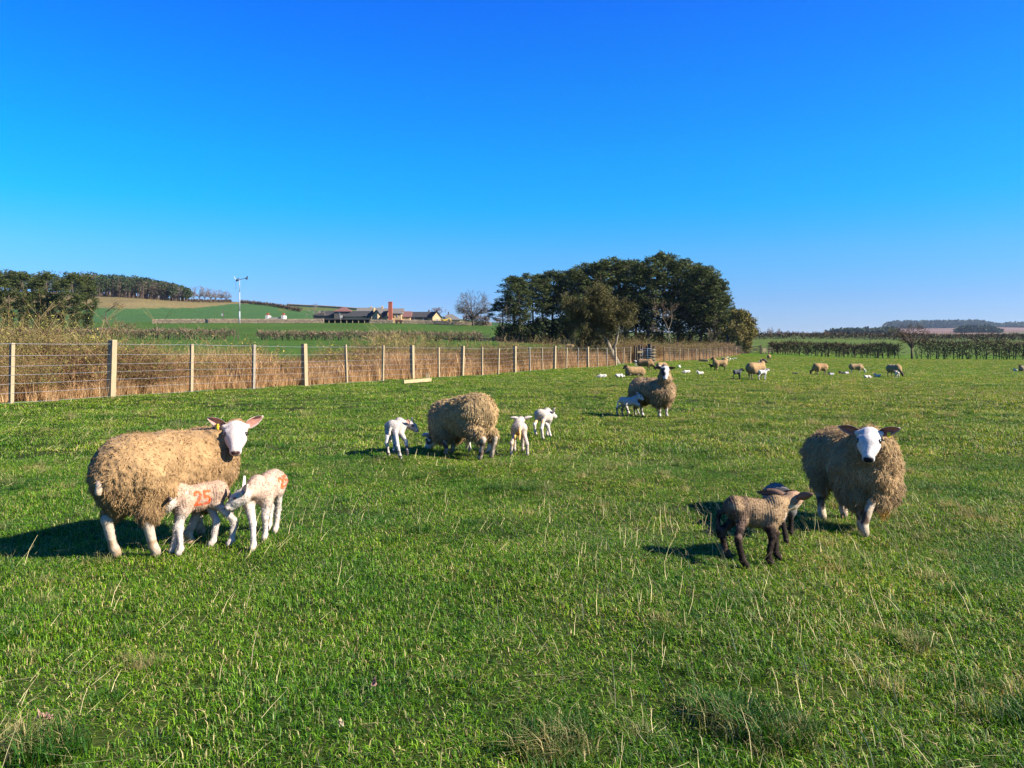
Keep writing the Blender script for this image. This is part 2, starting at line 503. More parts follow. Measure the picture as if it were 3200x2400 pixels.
for k in range(3):      # lush tufts
    V, F4, F3, C = blades(rng, 160, .22, .06, .13, .003, .005, .9, ((.020, .085, .005), (.05, .13, .008)), straw=.04, sph=True)
    gv.append(np_mesh("turf", V, [F4, F3], M_GRASS, True, col=C))
for k in range(3):      # bleached tufts
    V, F4, F3, C = blades(rng, 110, .20, .05, .13, .0018, .003, 1.1, ((.09, .15, .03), (.15, .18, .05)), straw=.5, sph=True)
    gv.append(np_mesh("turf", V, [F4, F3], M_GRASS, True, col=C))

def ring(y0, y1, step, tmax=.86, xclip=True):
    ys = np.arange(y0, y1, step)
    out = []
    for y in ys:
        xs = np.arange(-tmax*y-1.2, tmax*y+1.2, step)
        out.append(np.stack([xs, np.full(len(xs), y)], 1))
    p = np.concatenate(out)
    p += (rng.random(p.shape)-.5)*step*.9
    p = p[p[:, 0] > FA + FB*p[:, 1] - .35]
    return p
PP, RZ, SC, VI = [], [], [], []
def put_turf(p, lo, hi, sxy, sz):
    n = len(p)
    PP.append(np.stack([p[:, 0], p[:, 1], land(p[:, 0], p[:, 1])-.004], 1))
    RZ.append(rng.random(n)*6.283)
    patch = .6 + .8*vnoise(p[:, 0], p[:, 1], 1.7, 5)*(.5+vnoise(p[:, 0], p[:, 1], .4, 9))
    SC.append(np.stack([np.full(n, sxy), np.full(n, sxy), sz*patch*(.85+.3*rng.random(n))], 1))
    VI.append(rng.integers(lo, hi, n))
put_turf(ring(1.3, 5.0, .155), 0, 6, 1.0, 1.0)
put_turf(ring(5.0, 9.0, .19), 0, 6, 1.1, 1.05)
put_turf(ring(9.0, 16, .26), 6, 9, 1.3, 1.2)
put_turf(ring(16, 30, .42), 6, 9, 2.0, 1.35)
put_turf(ring(30, 52, .85), 6, 9, 4.0, 1.6)
put_turf(ring(52, 122, 1.5), 6, 9, 7.5, 1.8)
def tufts(y0, y1, dens, lo, hi, s0, s1, seed, thr, fr):
    area = .86*(y1**2-y0**2); n = int(area*dens)
    y = np.sqrt(y0**2+rng.random(n)*(y1**2-y0**2)); x = (rng.random(n)*2-1)*.86*y
    k = (vnoise(x, y, fr, seed) > thr) & (x > FA+FB*y+.1)
    x, y = x[k], y[k]; n = len(x)
    PP.append(np.stack([x, y, land(x, y)-.004], 1)); RZ.append(rng.random(n)*6.283)
    s = s0+(s1-s0)*rng.random(n)
    SC.append(np.stack([s, s, s*(.7+.5*rng.random(n))], 1)); VI.append(rng.integers(lo, hi, n))
tufts(1.5, 12, 2.2, 9, 12, .35, .75, 11, .5, .8)
tufts(1.5, 14, 4.0, 12, 15, .35, .8, 12, .58, .6)
tufts(12, 40, .5, 12, 15, .8, 1.5, 12, .5, .35)
tufts(12, 30, .35, 9, 12, .6, 1.0, 13, .55, .35)
# the tussocks by the lower edge of the picture
for (u, v, s) in ((1190, 1600, 1.5), (1165, 1625, 1.3), (1225, 1640, 1.2), (1590, 1590, 1.6), (1625, 1610, 1.4), (1560, 1560, 1.2), (1700, 1620, 1.2), (1730, 1595, 1.1),
                  (60, 1610, 1.2), (110, 1640, 1.2), (2130, 1500, 1.1), (1980, 1420, 1.0), (1440, 1370, .8), (2190, 1570, 1.2), (330, 1440, .9)):
    Y = F*CAMH/(v-V0); x = (u-U0)/F*Y
    for q in range(4):
        xx, yy = x+rng.normal()*.05, Y+rng.normal()*.05
        PP.append(np.array([[xx, yy, gz(xx, yy)]])); RZ.append(rng.random(1)*6.28)
        ss = s*.6*(.7+.5*rng.random()); SC.append(np.array([[ss, ss, ss]])); VI.append(rng.integers(9, 15, 1))
scatter("meadow_grass", np.concatenate(PP), np.concatenate(RZ), np.concatenate(SC), gv, np.concatenate(VI),
        "short green pasture grass growing over the whole sheep meadow", "grass")

# pale dead stems standing and lying in the turf
def stems(n, y0, y1, wid):
    y = np.sqrt(y0**2+rng.random(n*3)*(y1**2-y0**2)); x = (rng.random(n*3)*2-1)*.86*y
    k = (vnoise(x, y, .7, 21)*.6+vnoise(x, y, 2.3, 22)*.4 > .22+.38*rng.random(n*3)) & (x > FA+FB*y+.2)
    x, y = x[k][:n], y[k][:n]; n = len(x)
    z = land(x, y)
    L = (.04+.14*rng.random(n)**2)*(1.0 if y1 < 7 else .75)
    az = rng.normal(2.7, 1.1, n)
    el = np.where(rng.random(n) < .75, rng.uniform(.35, 1.3, n), rng.uniform(.05, .3, n))
    d = np.stack([np.cos(az)*np.cos(el), np.sin(az)*np.cos(el), np.sin(el)], 1)
    bend = np.stack([np.cos(az), np.sin(az), -np.ones(n)*.3], 1)*(rng.random(n)*.25)[:, None]
    kink = rng.normal(0, .12, (n, 3))
    b = np.stack([x, y, z+.012+(el < .5)*.03], 1)
    p = [b, b+d*(L*.5)[:, None]+kink*(L*.2)[:, None], b+(d+bend)*L[:, None]]
    sd = np.stack([np.cos(az+1.57), np.sin(az+1.57), np.zeros(n)], 1)
    sd = sd*.6+np.array([.8, 0, 0]); sd /= np.linalg.norm(sd, axis=1)[:, None]
    w = wid*(.6+.6*rng.random(n))
    V = np.stack([p[0]-sd*w[:, None]/2, p[0]+sd*w[:, None]/2, p[1]-sd*w[:, None]*.45, p[1]+sd*w[:, None]*.45, p[2]-sd*w[:, None]*.2, p[2]+sd*w[:, None]*.2], 1).reshape(-1, 3)
    q = np.arange(n)[:, None]*6
    Fq = np.concatenate([q+np.array([[0, 1, 3, 2]]), q+np.array([[2, 3, 5, 4]])])
    c = np.array((.60, .50, .25))*(.65+.5*rng.random(n))[:, None]
    return V, Fq, np.repeat(c, 6, 0)
M_STRAW = mat_vcol("straw", rough=.7, nscale=20, namp=.15, bump=0, transl=.2)
sv = [stems(4200, 1.6, 6, .0023), stems(5000, 6, 12, .0032), stems(6500, 12, 32, .0062)]
off = 0; VV, FFs, CC = [], [], []
for V, Fq, C in sv:
    VV.append(V); FFs.append(Fq+off); CC.append(C); off += len(V)
o = link_mesh("dead_grass_stems", np_mesh("dead_grass_stems", np.concatenate(VV), np.concatenate(FFs), M_STRAW, False, col=np.concatenate(CC)))
tag(o, "pale dead grass stems standing up out of the green turf", "dry grass", kind="stuff")
# ------------------------------------------------------------------ animals: one skinned surface from blended rounded bones
def surface_nets(D, org, h):
    s = D < 0
    nx, ny, nz = D.shape
    cnt = np.zeros((nx-1, ny-1, nz-1), np.float32); acc = np.zeros((nx-1, ny-1, nz-1, 3), np.float32)
    corners = [(i, j, k) for i in (0, 1) for j in (0, 1) for k in (0, 1)]
    def C(A, c): return A[c[0]:nx-1+c[0], c[1]:ny-1+c[1], c[2]:nz-1+c[2]]
    any_in = np.zeros(cnt.shape, bool); all_in = np.ones(cnt.shape, bool)
    for c in corners: q = C(s, c); any_in |= q; all_in &= q
    act = any_in & ~all_in
    ci = np.argwhere(act)
    def val(A, c): return A[ci[:, 0]+c[0], ci[:, 1]+c[1], ci[:, 2]+c[2]]
    ac = np.zeros((len(ci), 3)); n = np.zeros(len(ci))
    for a in range(8):
        for b in range(a+1, 8):
            ca, cb = corners[a], corners[b]
            if sum(abs(ca[q]-cb[q]) for q in range(3)) != 1: continue
            da, db = val(D, ca), val(D, cb)
            m = (da < 0) != (db < 0)
            t = np.where(m, da/(da-db+1e-12), 0)
            p = np.array(ca)[None] + t[:, None]*(np.array(cb)-np.array(ca))[None]
            ac += np.where(m[:, None], p, 0); n += m
    V = (ci + ac/np.maximum(n, 1)[:, None])*h + org
    idx = -np.ones(act.shape, np.int64); idx[act] = np.arange(len(ci))
    quads = []
    for ax in range(3):
        o1, o2 = [(1, 2), (2, 0), (0, 1)][ax]
        sl0 = [slice(None)]*3; sl1 = [slice(None)]*3
        sl0[ax] = slice(0, -1); sl1[ax] = slice(1, None)
        a, b = s[tuple(sl0)], s[tuple(sl1)]
        e = np.argwhere(a != b)
        ok = (e[:, o1] > 0) & (e[:, o2] > 0) & (e[:, o1] < D.shape[o1]-1) & (e[:, o2] < D.shape[o2]-1)
        e = e[ok]
        fl = s[e[:, 0], e[:, 1], e[:, 2]]
        d1 = np.zeros(3, int); d1[o1] = 1; d2 = np.zeros(3, int); d2[o2] = 1
        g = lambda q: idx[q[:, 0], q[:, 1], q[:, 2]]
        q = np.stack([g(e-d1-d2), g(e-d2), g(e), g(e-d1)], 1)
        q[~fl] = q[~fl][:, ::-1]
        quads.append(q)
    Q = np.concatenate(quads)
    Q = Q[(Q >= 0).all(1)]
    return V, Q

def relax(V, Q, it=2, f=.5):
    V = V.copy()
    for _ in range(it):
        S = np.zeros_like(V); c = np.zeros(len(V))
        for a in range(4):
            i, j = Q[:, a], Q[:, (a+1) % 4]
            np.add.at(S, i, V[j]); np.add.at(c, i, 1); np.add.at(S, j, V[i]); np.add.at(c, j, 1)
        V += f*(S/np.maximum(c, 1)[:, None]-V)
    return V

def prim_d(P, p):
    a, ra, b, rb, sq = p['a'], p['ra'], p['b'], p['rb'], p['sq']
    iv = 1.0/sq
    Pa = (P-a)*iv; ab = (b-a)*iv
    L2 = float(ab @ ab)
    t = np.clip((Pa @ ab)/L2, 0, 1) if L2 > 1e-12 else np.zeros(P.shape[:-1])
    q = Pa - t[..., None]*ab
    return (np.sqrt((q*q).sum(-1)) - (ra+(rb-ra)*t))*float(sq.min())

def prim(a, ra, b=None, rb=None, k=.03, col=0, sq=(1, 1, 1)):
    a = np.array(a, float); b = a+1e-9 if b is None else np.array(b, float)
    return dict(a=a, ra=ra, b=b, rb=ra if rb is None else rb, k=k, col=col, sq=np.array(sq, float))

def blend_mesh(prims, h, disp=None, relax_it=2):
    lo = np.min([np.minimum(p['a']-p['ra']*p['sq'], p['b']-p['rb']*p['sq']) for p in prims], 0)-3*h-.03
    hi = np.max([np.maximum(p['a']+p['ra']*p['sq'], p['b']+p['rb']*p['sq']) for p in prims], 0)+3*h+.03
    n = np.ceil((hi-lo)/h).astype(int)+1
    D = np.full(n, 1.0, np.float32)
    for p in prims:
        m = max(p['k']*1.3, .03)+2*h
        a = np.minimum(p['a']-p['ra']*p['sq'], p['b']-p['rb']*p['sq'])-m; b = np.maximum(p['a']+p['ra']*p['sq'], p['b']+p['rb']*p['sq'])+m
        i0 = np.maximum(((a-lo)/h).astype(int), 0); i1 = np.minimum(((b-lo)/h).astype(int)+2, n)
        sl = tuple(slice(x, y) for x, y in zip(i0, i1))
        g = np.stack(np.meshgrid(*[lo[q]+h*np.arange(i0[q], i1[q]) for q in range(3)], indexing='ij'), -1)
        d = prim_d(g, p)
        A = D[sl]; k = p['k']
        hh = np.clip(.5+.5*(A-d)/k, 0, 1)
        D[sl] = A*(1-hh)+d*hh - k*hh*(1-hh)
    V, Q = surface_nets(D, lo, h)
    V = relax(V, Q, relax_it)
    if disp is not None: V = disp(V, Q)
    return V, Q

def vnormals(V, Q):
    n = np.cross(V[Q[:, 2]]-V[Q[:, 0]], V[Q[:, 3]]-V[Q[:, 1]])
    Nn = np.zeros_like(V)
    for a in range(4): np.add.at(Nn, Q[:, a], n)
    return Nn/(np.linalg.norm(Nn, axis=1)[:, None]+1e-12)

def n3(P, s, seed=0):
    """smooth 3-d value noise in -1..1"""
    q = P*s+seed*13.7
    i = np.floor(q); f = q-i; f = f*f*(3-2*f); r = 0
    for a in (0, 1):
        for b in (0, 1):
            for c in (0, 1):
                hsh = np.sin((i[:, 0]+a)*127.1+(i[:, 1]+b)*311.7+(i[:, 2]+c)*74.7+seed)*43758.5453
                hsh = hsh-np.floor(hsh)
                r = r + hsh*(f[:, 0] if a else 1-f[:, 0])*(f[:, 1] if b else 1-f[:, 1])*(f[:, 2] if c else 1-f[:, 2])
    return r*2-1

M_SKIN = mat_vcol("short_coat", rough=.85, spec=.15, nscale=48, namp=.2, bump=.8, dist=.005)
M_WOOL = mat_vcol("wool", rough=.95, spec=.05, nscale=28, namp=.22, bump=.9, dist=.012, sheen=.1)
M_LOCK = mat_vcol("wool_locks", rough=.9, spec=.08, nscale=9, namp=.25, bump=0, island=.16, transl=.22)
M_FUZZ = mat_vcol("lamb_fuzz", rough=.9, spec=.08, nscale=12, namp=.1, bump=0, island=.16, transl=.25)
def flat(name, c, rough=.5, spec=.5, metal=0.0):
    m, nt, b, out = mat_base(name)
    b.inputs["Base Color"].default_value = (*c, 1); b.inputs["Roughness"].default_value = rough
    b.inputs["Specular IOR Level"].default_value = spec; b.inputs["Metallic"].default_value = metal
    return m
M_EYE = flat("eye", (.02, .010, .004), .12, .8)
M_TAG = flat("yellow_plastic", (.60, .46, .02), .35)

def make_locks(V, Q, rng, n, L, w, droop=.8, lift=.35, curl=.35, colf=None, mask=None, seg=3, clump=14.0):
    Nn = vnormals(V, Q)
    A = np.linalg.norm(np.cross(V[Q[:, 2]]-V[Q[:, 0]], V[Q[:, 3]]-V[Q[:, 1]]), axis=1)
    C = V[Q].mean(1)
    if mask is not None: A = A*mask(C)
    pick = rng.choice(len(Q), n, p=A/A.sum())
    wts = rng.dirichlet((1, 1, 1, 1), n)
    P = (V[Q[pick]]*wts[..., None]).sum(1); nn = Nn[Q[pick][:, 0]]
    g = np.array([0, 0, -1.0])
    tang = g-nn*(nn @ g)[:, None]
    cl = np.stack([n3(P, clump, 1), n3(P, clump, 2), n3(P, clump, 3)], 1)
    ctan = cl-nn*(cl*nn).sum(1)[:, None]
    Ls = L*(.55+.8*rng.random(n))
    d = nn*lift + tang*droop + ctan*1.0 + rng.normal(0, .22, (n, 3))
    d /= np.linalg.norm(d, axis=1)[:, None]
    side = np.cross(d, nn); side /= np.linalg.norm(side, axis=1)[:, None]+1e-9
    side = side + nn*rng.normal(0, .35, n)[:, None]
    side /= np.linalg.norm(side, axis=1)[:, None]
    ph = n3(P, clump*.5, 5)*6+rng.random(n)*2
    ws = w*(.6+.8*rng.random(n))
    rings = []
    pos = P-nn*.004
    for s in range(seg+1):
        t = s/seg
        wob = side*(np.sin(ph+t*5.5)*curl*.28*t)[:, None]*Ls[:, None] + nn*(np.cos(ph*1.3+t*5.0)*curl*.16*t)[:, None]*Ls[:, None]
        p = pos + wob
        ww = (ws*(1-.75*t**1.5))[:, None]
        rings += [p-side*ww*.5, p+nn*ww*.28, p+side*ww*.5]
        pos = pos + d*(Ls/seg)[:, None]
        d = d + g*droop*.35 - nn*lift*.25*(s == 0)
        d /= np.linalg.norm(d, axis=1)[:, None]
    VV = np.stack(rings, 1).reshape(-1, 3)
    per = 3*(seg+1)
    b = np.arange(n)[:, None]*per
    F_ = np.concatenate([b+np.array([[3*s, 3*s+1, 3*s+4, 3*s+3]]) for s in range(seg)]+[b+np.array([[3*s+1, 3*s+2, 3*s+5, 3*s+4]]) for s in range(seg)])
    c = colf(P, nn) if colf is not None else np.full((n, 3), .4)
    c = c*(1+.0*rng.random(n))[:, None]
    return VV, F_, np.repeat(c, per, 0)

def ear_mesh(name, base, dirv, openv, L, W, cout, cin, mat):
    """cupped leaf-shaped ear with thickness"""
    d = np.array(dirv, float); d /= np.linalg.norm(d)
    o = np.array(openv, float); o -= d*(o @ d); o /= np.linalg.norm(o)
    s = np.cross(d, o)
    nu, nv = 9, 7
    V = []; C = []
    for layer in (0, 1):
        for i in range(nu):
            t = i/(nu-1)
            hw = W*.5*(math.sin(math.pi*min(1, (.16+.84*t))**.9)**.75 if t < .999 else .02)
            hw = max(hw, W*.05)
            for j in range(nv):
                q = j/(nv-1)*2-1
                cup = (1-q*q)*(-.42)*W*(1-.45*t)
                p = np.array(base)+d*L*t+s*hw*q+o*(cup + (.35*W*t*t*.4))
                p = p+o*(.0022 if layer == 0 else -.0022)*(1-.5*abs(q))
                V.append(p); rim = abs(q) > .72 or t > .88
                C.append(cin if (layer == 0 and not rim) else cout)
    nn_ = nu*nv; F_ = []
    for i in range(nu-1):
        for j in range(nv-1):
            a = i*nv+j
            F_.append([a, a+1, a+nv+1, a+nv]); F_.append([nn_+a, nn_+a+nv, nn_+a+nv+1, nn_+a+1])
    rim = [j for j in range(nv)]+[i*nv+nv-1 for i in range(1, nu)]+[(nu-1)*nv+j for j in range(nv-2, -1, -1)]+[i*nv for i in range(nu-2, 0, -1)]
    for a, b in zip(rim, rim[1:]+rim[:1]): F_.append([a, nn_+a, nn_+b, b])
    return np_mesh(name, V, np.array(F_), mat, True, col=np.array(C))

def ball_mesh(name, c, r, mat, n=10):
    V = []; F_ = []
    for i in range(n+1):
        th = math.pi*i/n
        for j in range(n): ph = 2*math.pi*j/n; V.append([c[0]+r*math.sin(th)*math.cos(ph), c[1]+r*math.sin(th)*math.sin(ph), c[2]+r*math.cos(th)])
    for i in range(n):
        for j in range(n): F_.append([i*n+j, (i+1)*n+j, (i+1)*n+(j+1) % n, i*n+(j+1) % n])
    return np_mesh(name, V, np.array(F_), mat, True)

EWE = dict(L=.29, zc=.50, r=.165, hw=.105, shank=.026, knee=.22, hock=.235, hoof=.033, thigh=.10, head=1.02, neck=(.30, .60), fw=.235)
LAMB = dict(L=.115, zc=.315, r=.068, hw=.048, shank=.0165, knee=.15, hock=.155, hoof=.021, thigh=.05, head=.60, neck=(.125, .37), fw=.09)

def norm(v): v = np.array(v, float); return v/np.linalg.norm(v)

def quad(name, label, cat, loc, rz, base, feet, poll, face, tilt=0.0, S=1.0, h=.008, wool=None, locks=0, lockL=.05, lockW=.009, droop=.8,
         c_leg=(.62, .55, .47), c_face=(.75, .70, .66), c_body=(.42, .31, .18), c_nose=(.03, .022, .02), c_hoof=(.10, .07, .05), c_earin=(.42, .20, .15), c_earout=None,
         patch=None, pz=0.0, lie=False, tail=None, ears=((.9, .1, .15), (.9, .1, .15)), eartag=(), hump=0.0, group=None, seed=1, fuzz=0, c_tail=None, mark=None, coarse=False, lockcol=None,
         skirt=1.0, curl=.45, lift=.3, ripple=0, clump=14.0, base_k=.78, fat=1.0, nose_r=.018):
    """feet: FL, FR, HL, HR as local (x, y[, z]); poll: top of the head; face: direction of the nose"""
    rg = np.random.default_rng(seed)
    B = base; ew = base['fw'] > .2
    zc, r, L, hw = B['zc'], B['r'], B['L'], B['hw']
    P = []; legs_w = []
    if lie:
        zc = r*fat*1.02 + (.04 if ew else .012)
    zr = zc+.02+hump
    # trunk
    P.append(prim((-L, 0, zr), r*.98, (L, 0, zc), r, k=.03, col=0, sq=(1, .95, 1.0)))
    P.append(prim((0, 0, zc-.02), r*1.02, (L*.5, 0, zc-.02), r*.98, k=.04, col=0))
    # legs
    for i, f in enumerate(feet):
        front = i < 2; sd = 1 if i % 2 == 0 else -1
        fx, fy = f[0], f[1]; fz = f[2] if len(f) > 2 else 0.0
        sh, ho = B['shank'], B['hoof']
        if lie:
            hx = L*(.85 if front else -.9)
            a = (hx, sd*hw, zc); b_ = (hx+(.07 if front else .16)*(1 if ew else .45), sd*(hw*1.5), sh*1.6)
            P.append(prim(a, B['thigh'], b_, sh*1.5, k=.04, col=0)); P.append(prim(b_, sh*1.4, (fx, fy, sh), sh, k=.02, col=1))
            P.append(prim((fx, fy, sh), sh, (fx+.02, fy, sh*.9), sh*.9, k=.01, col=2)); continue
        if front:
            kz = B['knee']; s0 = (L*.86, sd*hw, zc-.02); el = (L*.80+(fx-L*.86)*.25, sd*hw*1.02, zc-r*.95)
            kn = (L*.86+(fx-L*.86)*.62+.012*(1 if ew else .5), sd*hw+(fy-sd*hw)*.65, kz+fz*.8)
            fe = (fx-.005, fy, ho*2.0+fz)
            legs_w.append((s0, el, kn)); P.append(prim(s0, B['thigh']*.85, el, sh*2.5, k=.03, col=0)); P.append(prim(el, sh*2.1, kn, sh*1.25, k=.02, col=1))
            P.append(prim(kn, sh*1.28, kn, sh*1.28, k=.01, col=1)); P.append(prim(kn, sh*1.15, fe, sh*.95, k=.012, col=1))
        else:
            hk = B['hock']; s0 = (-L*.95, sd*hw*.95, zr-.01); stf = (-L*.74+(fx+L)*.14, sd*hw*1.05, zr-.02-r*.72)
            ho_x = fx-.050*(hk/.235); kn = (ho_x, fy*.9+sd*hw*.1, hk+fz*.9); fe = (fx-.010, fy, ho*2.0+fz)
            legs_w.append((s0, stf, kn)); P.append(prim(s0, B['thigh'], stf, B['thigh']*.72, k=.03, col=0)); P.append(prim(stf, B['thigh']*.52, kn, sh*1.25, k=.02, col=1))
            P.append(prim(kn, sh*1.25, fe, sh*.98, k=.012, col=1))
        P.append(prim(fe, sh*1.12, (fx+.010, fy, ho*1.1+fz), ho*.85, k=.010, col=1))
        P.append(prim((fx+.006, fy, ho*.75+fz), ho*.82, (fx+.022*(ho/.031), fy, ho*.45+fz), ho*.62, k=.004, col=2, sq=(1, .9, 1)))
    # neck and head
    H = B['head']
    poll = np.array(poll, float); f = norm(face)
    up0 = np.array([0, 0, 1.0]); l = np.cross(up0, f); l /= np.linalg.norm(l)
    u_ = np.cross(f, l)
    if tilt: l, u_ = l*math.cos(tilt)+u_*math.sin(tilt), u_*math.cos(tilt)-l*math.sin(tilt)
    hp = lambda a, b, c: poll + H*(a*f+b*l+c*u_)
    nb = np.array((B['neck'][0], 0, (zc+.09*(1 if ew else .5)) if lie else B['neck'][1]))
    nk = poll-f*.0-u_*.035*H
    mid = (nb+nk)/2 + np.array([0, 0, -.01])
    P.append(prim((L, 0, zc+.02), r*.8, nb, r*.66, k=.04, col=0)); P.append(prim(nb, r*.62, mid, r*.50+.006, k=.03, col=0)); P.append(prim(mid, r*.50+.006, nk, .052*H+.004, k=.02, col=3 if ew else 0))
    P.append(prim(hp(-.005, 0, -.03), .073*H, hp(.070, 0, -.022), .064*H, k=.02, col=3, sq=(1, 1, 1)))
    P.append(prim(hp(.07, 0, -.018), .050*H, hp(.178, 0, -.043), .036*H, k=.022*H+.004, col=3, sq=(1, 1, 1)))
    P.append(prim(hp(.01, 0, -.075), .046*H, hp(.158, 0, -.074), .027*H, k=.025*H, col=3))
    P.append(prim(hp(.188, .016, -.048), .020*H, hp(.188, -.016, -.048), .020*H, k=.012*H, col=3))
    for sd in (1, -1):
        P.append(prim(hp(.045, sd*.054, .008), .018*H, hp(.085, sd*.047, .002), .013*H, k=.014*H, col=3))
        P.append(prim(hp(.06, sd*.038, -.05), .030*H, hp(.10, sd*.028, -.058), .022*H, k=.02*H, col=3))
        P.append(prim(hp(-.01, sd*.055, .0), .024*H, hp(-.012, sd*.072, .004), .018*H, k=.014*H, col=3))
    if tail is not None:
        tp = [np.array(q, float) for q in tail]
        tr = .028 if ew else .0155
        for q in range(len(tp)-1): P.append(prim(tp[q], tr*(1-.12*q), tp[q+1], tr*(1-.12*(q+1)), k=.012, col=4))
    for p in P:
        p['k'] = max(p['k'], .003)
    def rip(V_, Q_):
        if not ripple: return V_
        nn = vnormals(V_, Q_); tor = np.clip((V_[:, 2]-(zc-r*.9))/.03, 0, 1)*np.clip((L*1.6-np.abs(V_[:, 0]))/.03, 0, 1)
        ph = V_[:, 0]*430+n3(V_, 18, 5)*2.2
        return V_+nn*(np.sin(ph)*.0016*ripple*tor+n3(V_, 70, 6)*.0015)[:, None]
    V, Q = blend_mesh(P, h, rip)
    pal = np.array([c_body if not ew else c_leg, c_leg, c_hoof, c_face, c_tail if c_tail is not None else c_leg], float)
    if not ew: pal[0] = c_body
    W = np.zeros((len(V), 5))
    for p in P: W[:, p['col']] += np.exp(-np.maximum(prim_d(V, p), -.01)/.006)
    W /= W.sum(1)[:, None]+1e-12
    C = W @ pal
    rel = V-poll
    hf, hl, hu = rel @ f/H, rel @ l/H, rel @ u_/H
    onhead = (hf > -.1)
    def blendc(m, c):
        nonlocal C
        m = np.clip(m, 0, 1)[:, None]; C = C*(1-m)+np.array(c)*m
    if patch is not None:
        for (fn, c) in patch: blendc(fn(V, hf, hl, hu), c)
    e_ = .006 if not coarse else .014
    for sd in (1, -1):   # nostrils and lips
        dd = np.sqrt((hf-.212)**2+((hl-sd*.013)*1.0)**2+((hu+.040)*1.1)**2); blendc((nose_r-dd)/e_+.2, c_nose)
        dd = np.sqrt((hf-.066)**2+((hl-sd*.062)*.8)**2+((hu-.001)*1.5)**2); blendc(((.022-dd)/e_)*.8, np.array(c_nose)*1.3)
    blendc((.0035-np.abs(hu+.0715-.03*np.abs(hl)))/.003*(hf > .15)*(hf < .24), np.array(c_nose)*1.5)
    if mark is not None: C = mark(V, C)
    C = C*(1+.06*n3(V, 60, 4))[:, None]
    root = empty(name, loc, rz, S)
    tag(root, label, cat, group)
    link_mesh("body", np_mesh("body", V, Q, M_SKIN, True, col=np.clip(C, 0, 1)), root)
    c_eo = c_earout or c_face
    if not coarse:
        for sd in (1, -1):
            link_mesh("eye", ball_mesh("eye", hp(.072, sd*(.060 if ew else .056), .004), .0145*H+.0012, M_EYE), root)
    for k, sd in enumerate((1, -1)):
        a, b_, c_ = ears[k]      # sideways, forward, up in the head's frame
        dv = sd*a*l+b_*f+c_*u_
        em = ear_mesh("ear", hp(-.012, sd*.064, .004), dv, f*.75+u_*.15-l*sd*.1 if ew else f*.6+u_*.1, .125*H*(1.0 if ew else 1.3), .058*H*(1.1 if ew else 1.25), c_eo, c_earin, M_SKIN)
        eo = link_mesh("ear", em, root)
        if k in eartag:
            q = hp(-.012, sd*.064, .004)+norm(dv)*.055*H-u_*.022
            mb = MB(); mb.box(q+f*.012, (.012, .018, .034)); mb.tube([q+f*.02, q-f*.01], .006, 6)
            mb.build("ear_tag", M_TAG, root)
    if wool is not None:
        fw = B['fw']*fat
        Wp = [prim((-L*.95, 0, zr+.005), fw*.96, (L*.9, 0, zc+.015), fw*.95, k=.05),
              prim((-L*1.12, 0, zr-.03), fw*.80, (-L*1.12, 0, zr-.06), fw*.78, k=.06),
              prim((L*1.10, 0, zc+.0), fw*.78, (L*1.2, 0, zc-.04), fw*.66, k=.06)]
        if lie: pass
        else:
            for (s0, mi, kn) in legs_w:
                s0, mi, kn = map(np.array, (s0, mi, kn)); lowp = mi+(kn-mi)*.32*skirt
                Wp.append(prim(s0+np.array([0, np.sign(s0[1])*.02, 0]), .145*fat, mi, .115*fat, k=.05))
                Wp.append(prim(mi, .112*fat, lowp, .070, k=.04))
        nend = poll-f*.075*H-u_*.07*H
        Wp.append(prim((L, 0, zc+.04), fw*.72, nb, r*.95, k=.05)); Wp.append(prim(nb, r*.92, mid, r*.72, k=.04)); Wp.append(prim(mid, r*.72, nend, .066*H, k=.03))
        hh = h*1.35 if not coarse else h*1.4
        def disp(V_, Q_):
            nn = vnormals(V_, Q_)
            W_ = V_+np.stack([n3(V_, 14, 31), n3(V_, 14, 32), n3(V_, 14, 33)], 1)*.018
            return V_ + nn*(n3(V_, 8, 3)*.011+(.5-np.abs(n3(W_*np.array([1, 1, .6]), 30, 4)))*.016+(n3(W_, 62, 6)*.005 if not coarse else 0))[:, None]
        FV, FQ = blend_mesh(Wp, hh, disp, 1)
        wc = np.array(wool)
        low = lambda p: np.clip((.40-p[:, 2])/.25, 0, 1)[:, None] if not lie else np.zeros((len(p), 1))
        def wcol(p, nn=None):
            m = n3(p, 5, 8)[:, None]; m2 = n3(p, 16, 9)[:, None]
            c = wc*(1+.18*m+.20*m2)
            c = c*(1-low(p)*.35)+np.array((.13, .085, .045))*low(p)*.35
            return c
        link_mesh("fleece", np_mesh("fleece", FV, FQ, M_WOOL, True, col=np.clip(wcol(FV)*base_k, 0, 1)), root)  # fleece darkened under the locks: crevice shade put into its colour
        if locks:
            nohead = lambda c: (np.linalg.norm(c-(poll+f*.05), axis=1) > .098).astype(float)
            LV, LF, LC = make_locks(FV, FQ, rg, locks, lockL, lockW, droop, lift, curl, clump=clump, colf=lambda p, nn: wcol(p)*1.05 if lockcol is None else lockcol(p, wcol(p)), mask=nohead)
            # longer hanging locks on the skirts
            n2 = int(locks*.28)
            sk = lambda c: ((c[:, 2] < zc-.05) & (np.abs(c[:, 1]) > .04)).astype(float)+.0
            LV2, LF2, LC2 = make_locks(FV, FQ, rg, n2, lockL*1.75, lockW*1.15, 1.3, .35, curl, colf=lambda p, nn: wcol(p), mask=sk)
            me = np_mesh("wool_locks", np.concatenate([LV, LV2]), np.concatenate([LF, LF2+len(LV)]), M_LOCK, False, col=np.clip(np.concatenate([LC, LC2]), 0, 1))
            tag(link_mesh("wool_locks", me, root), kind="stuff")
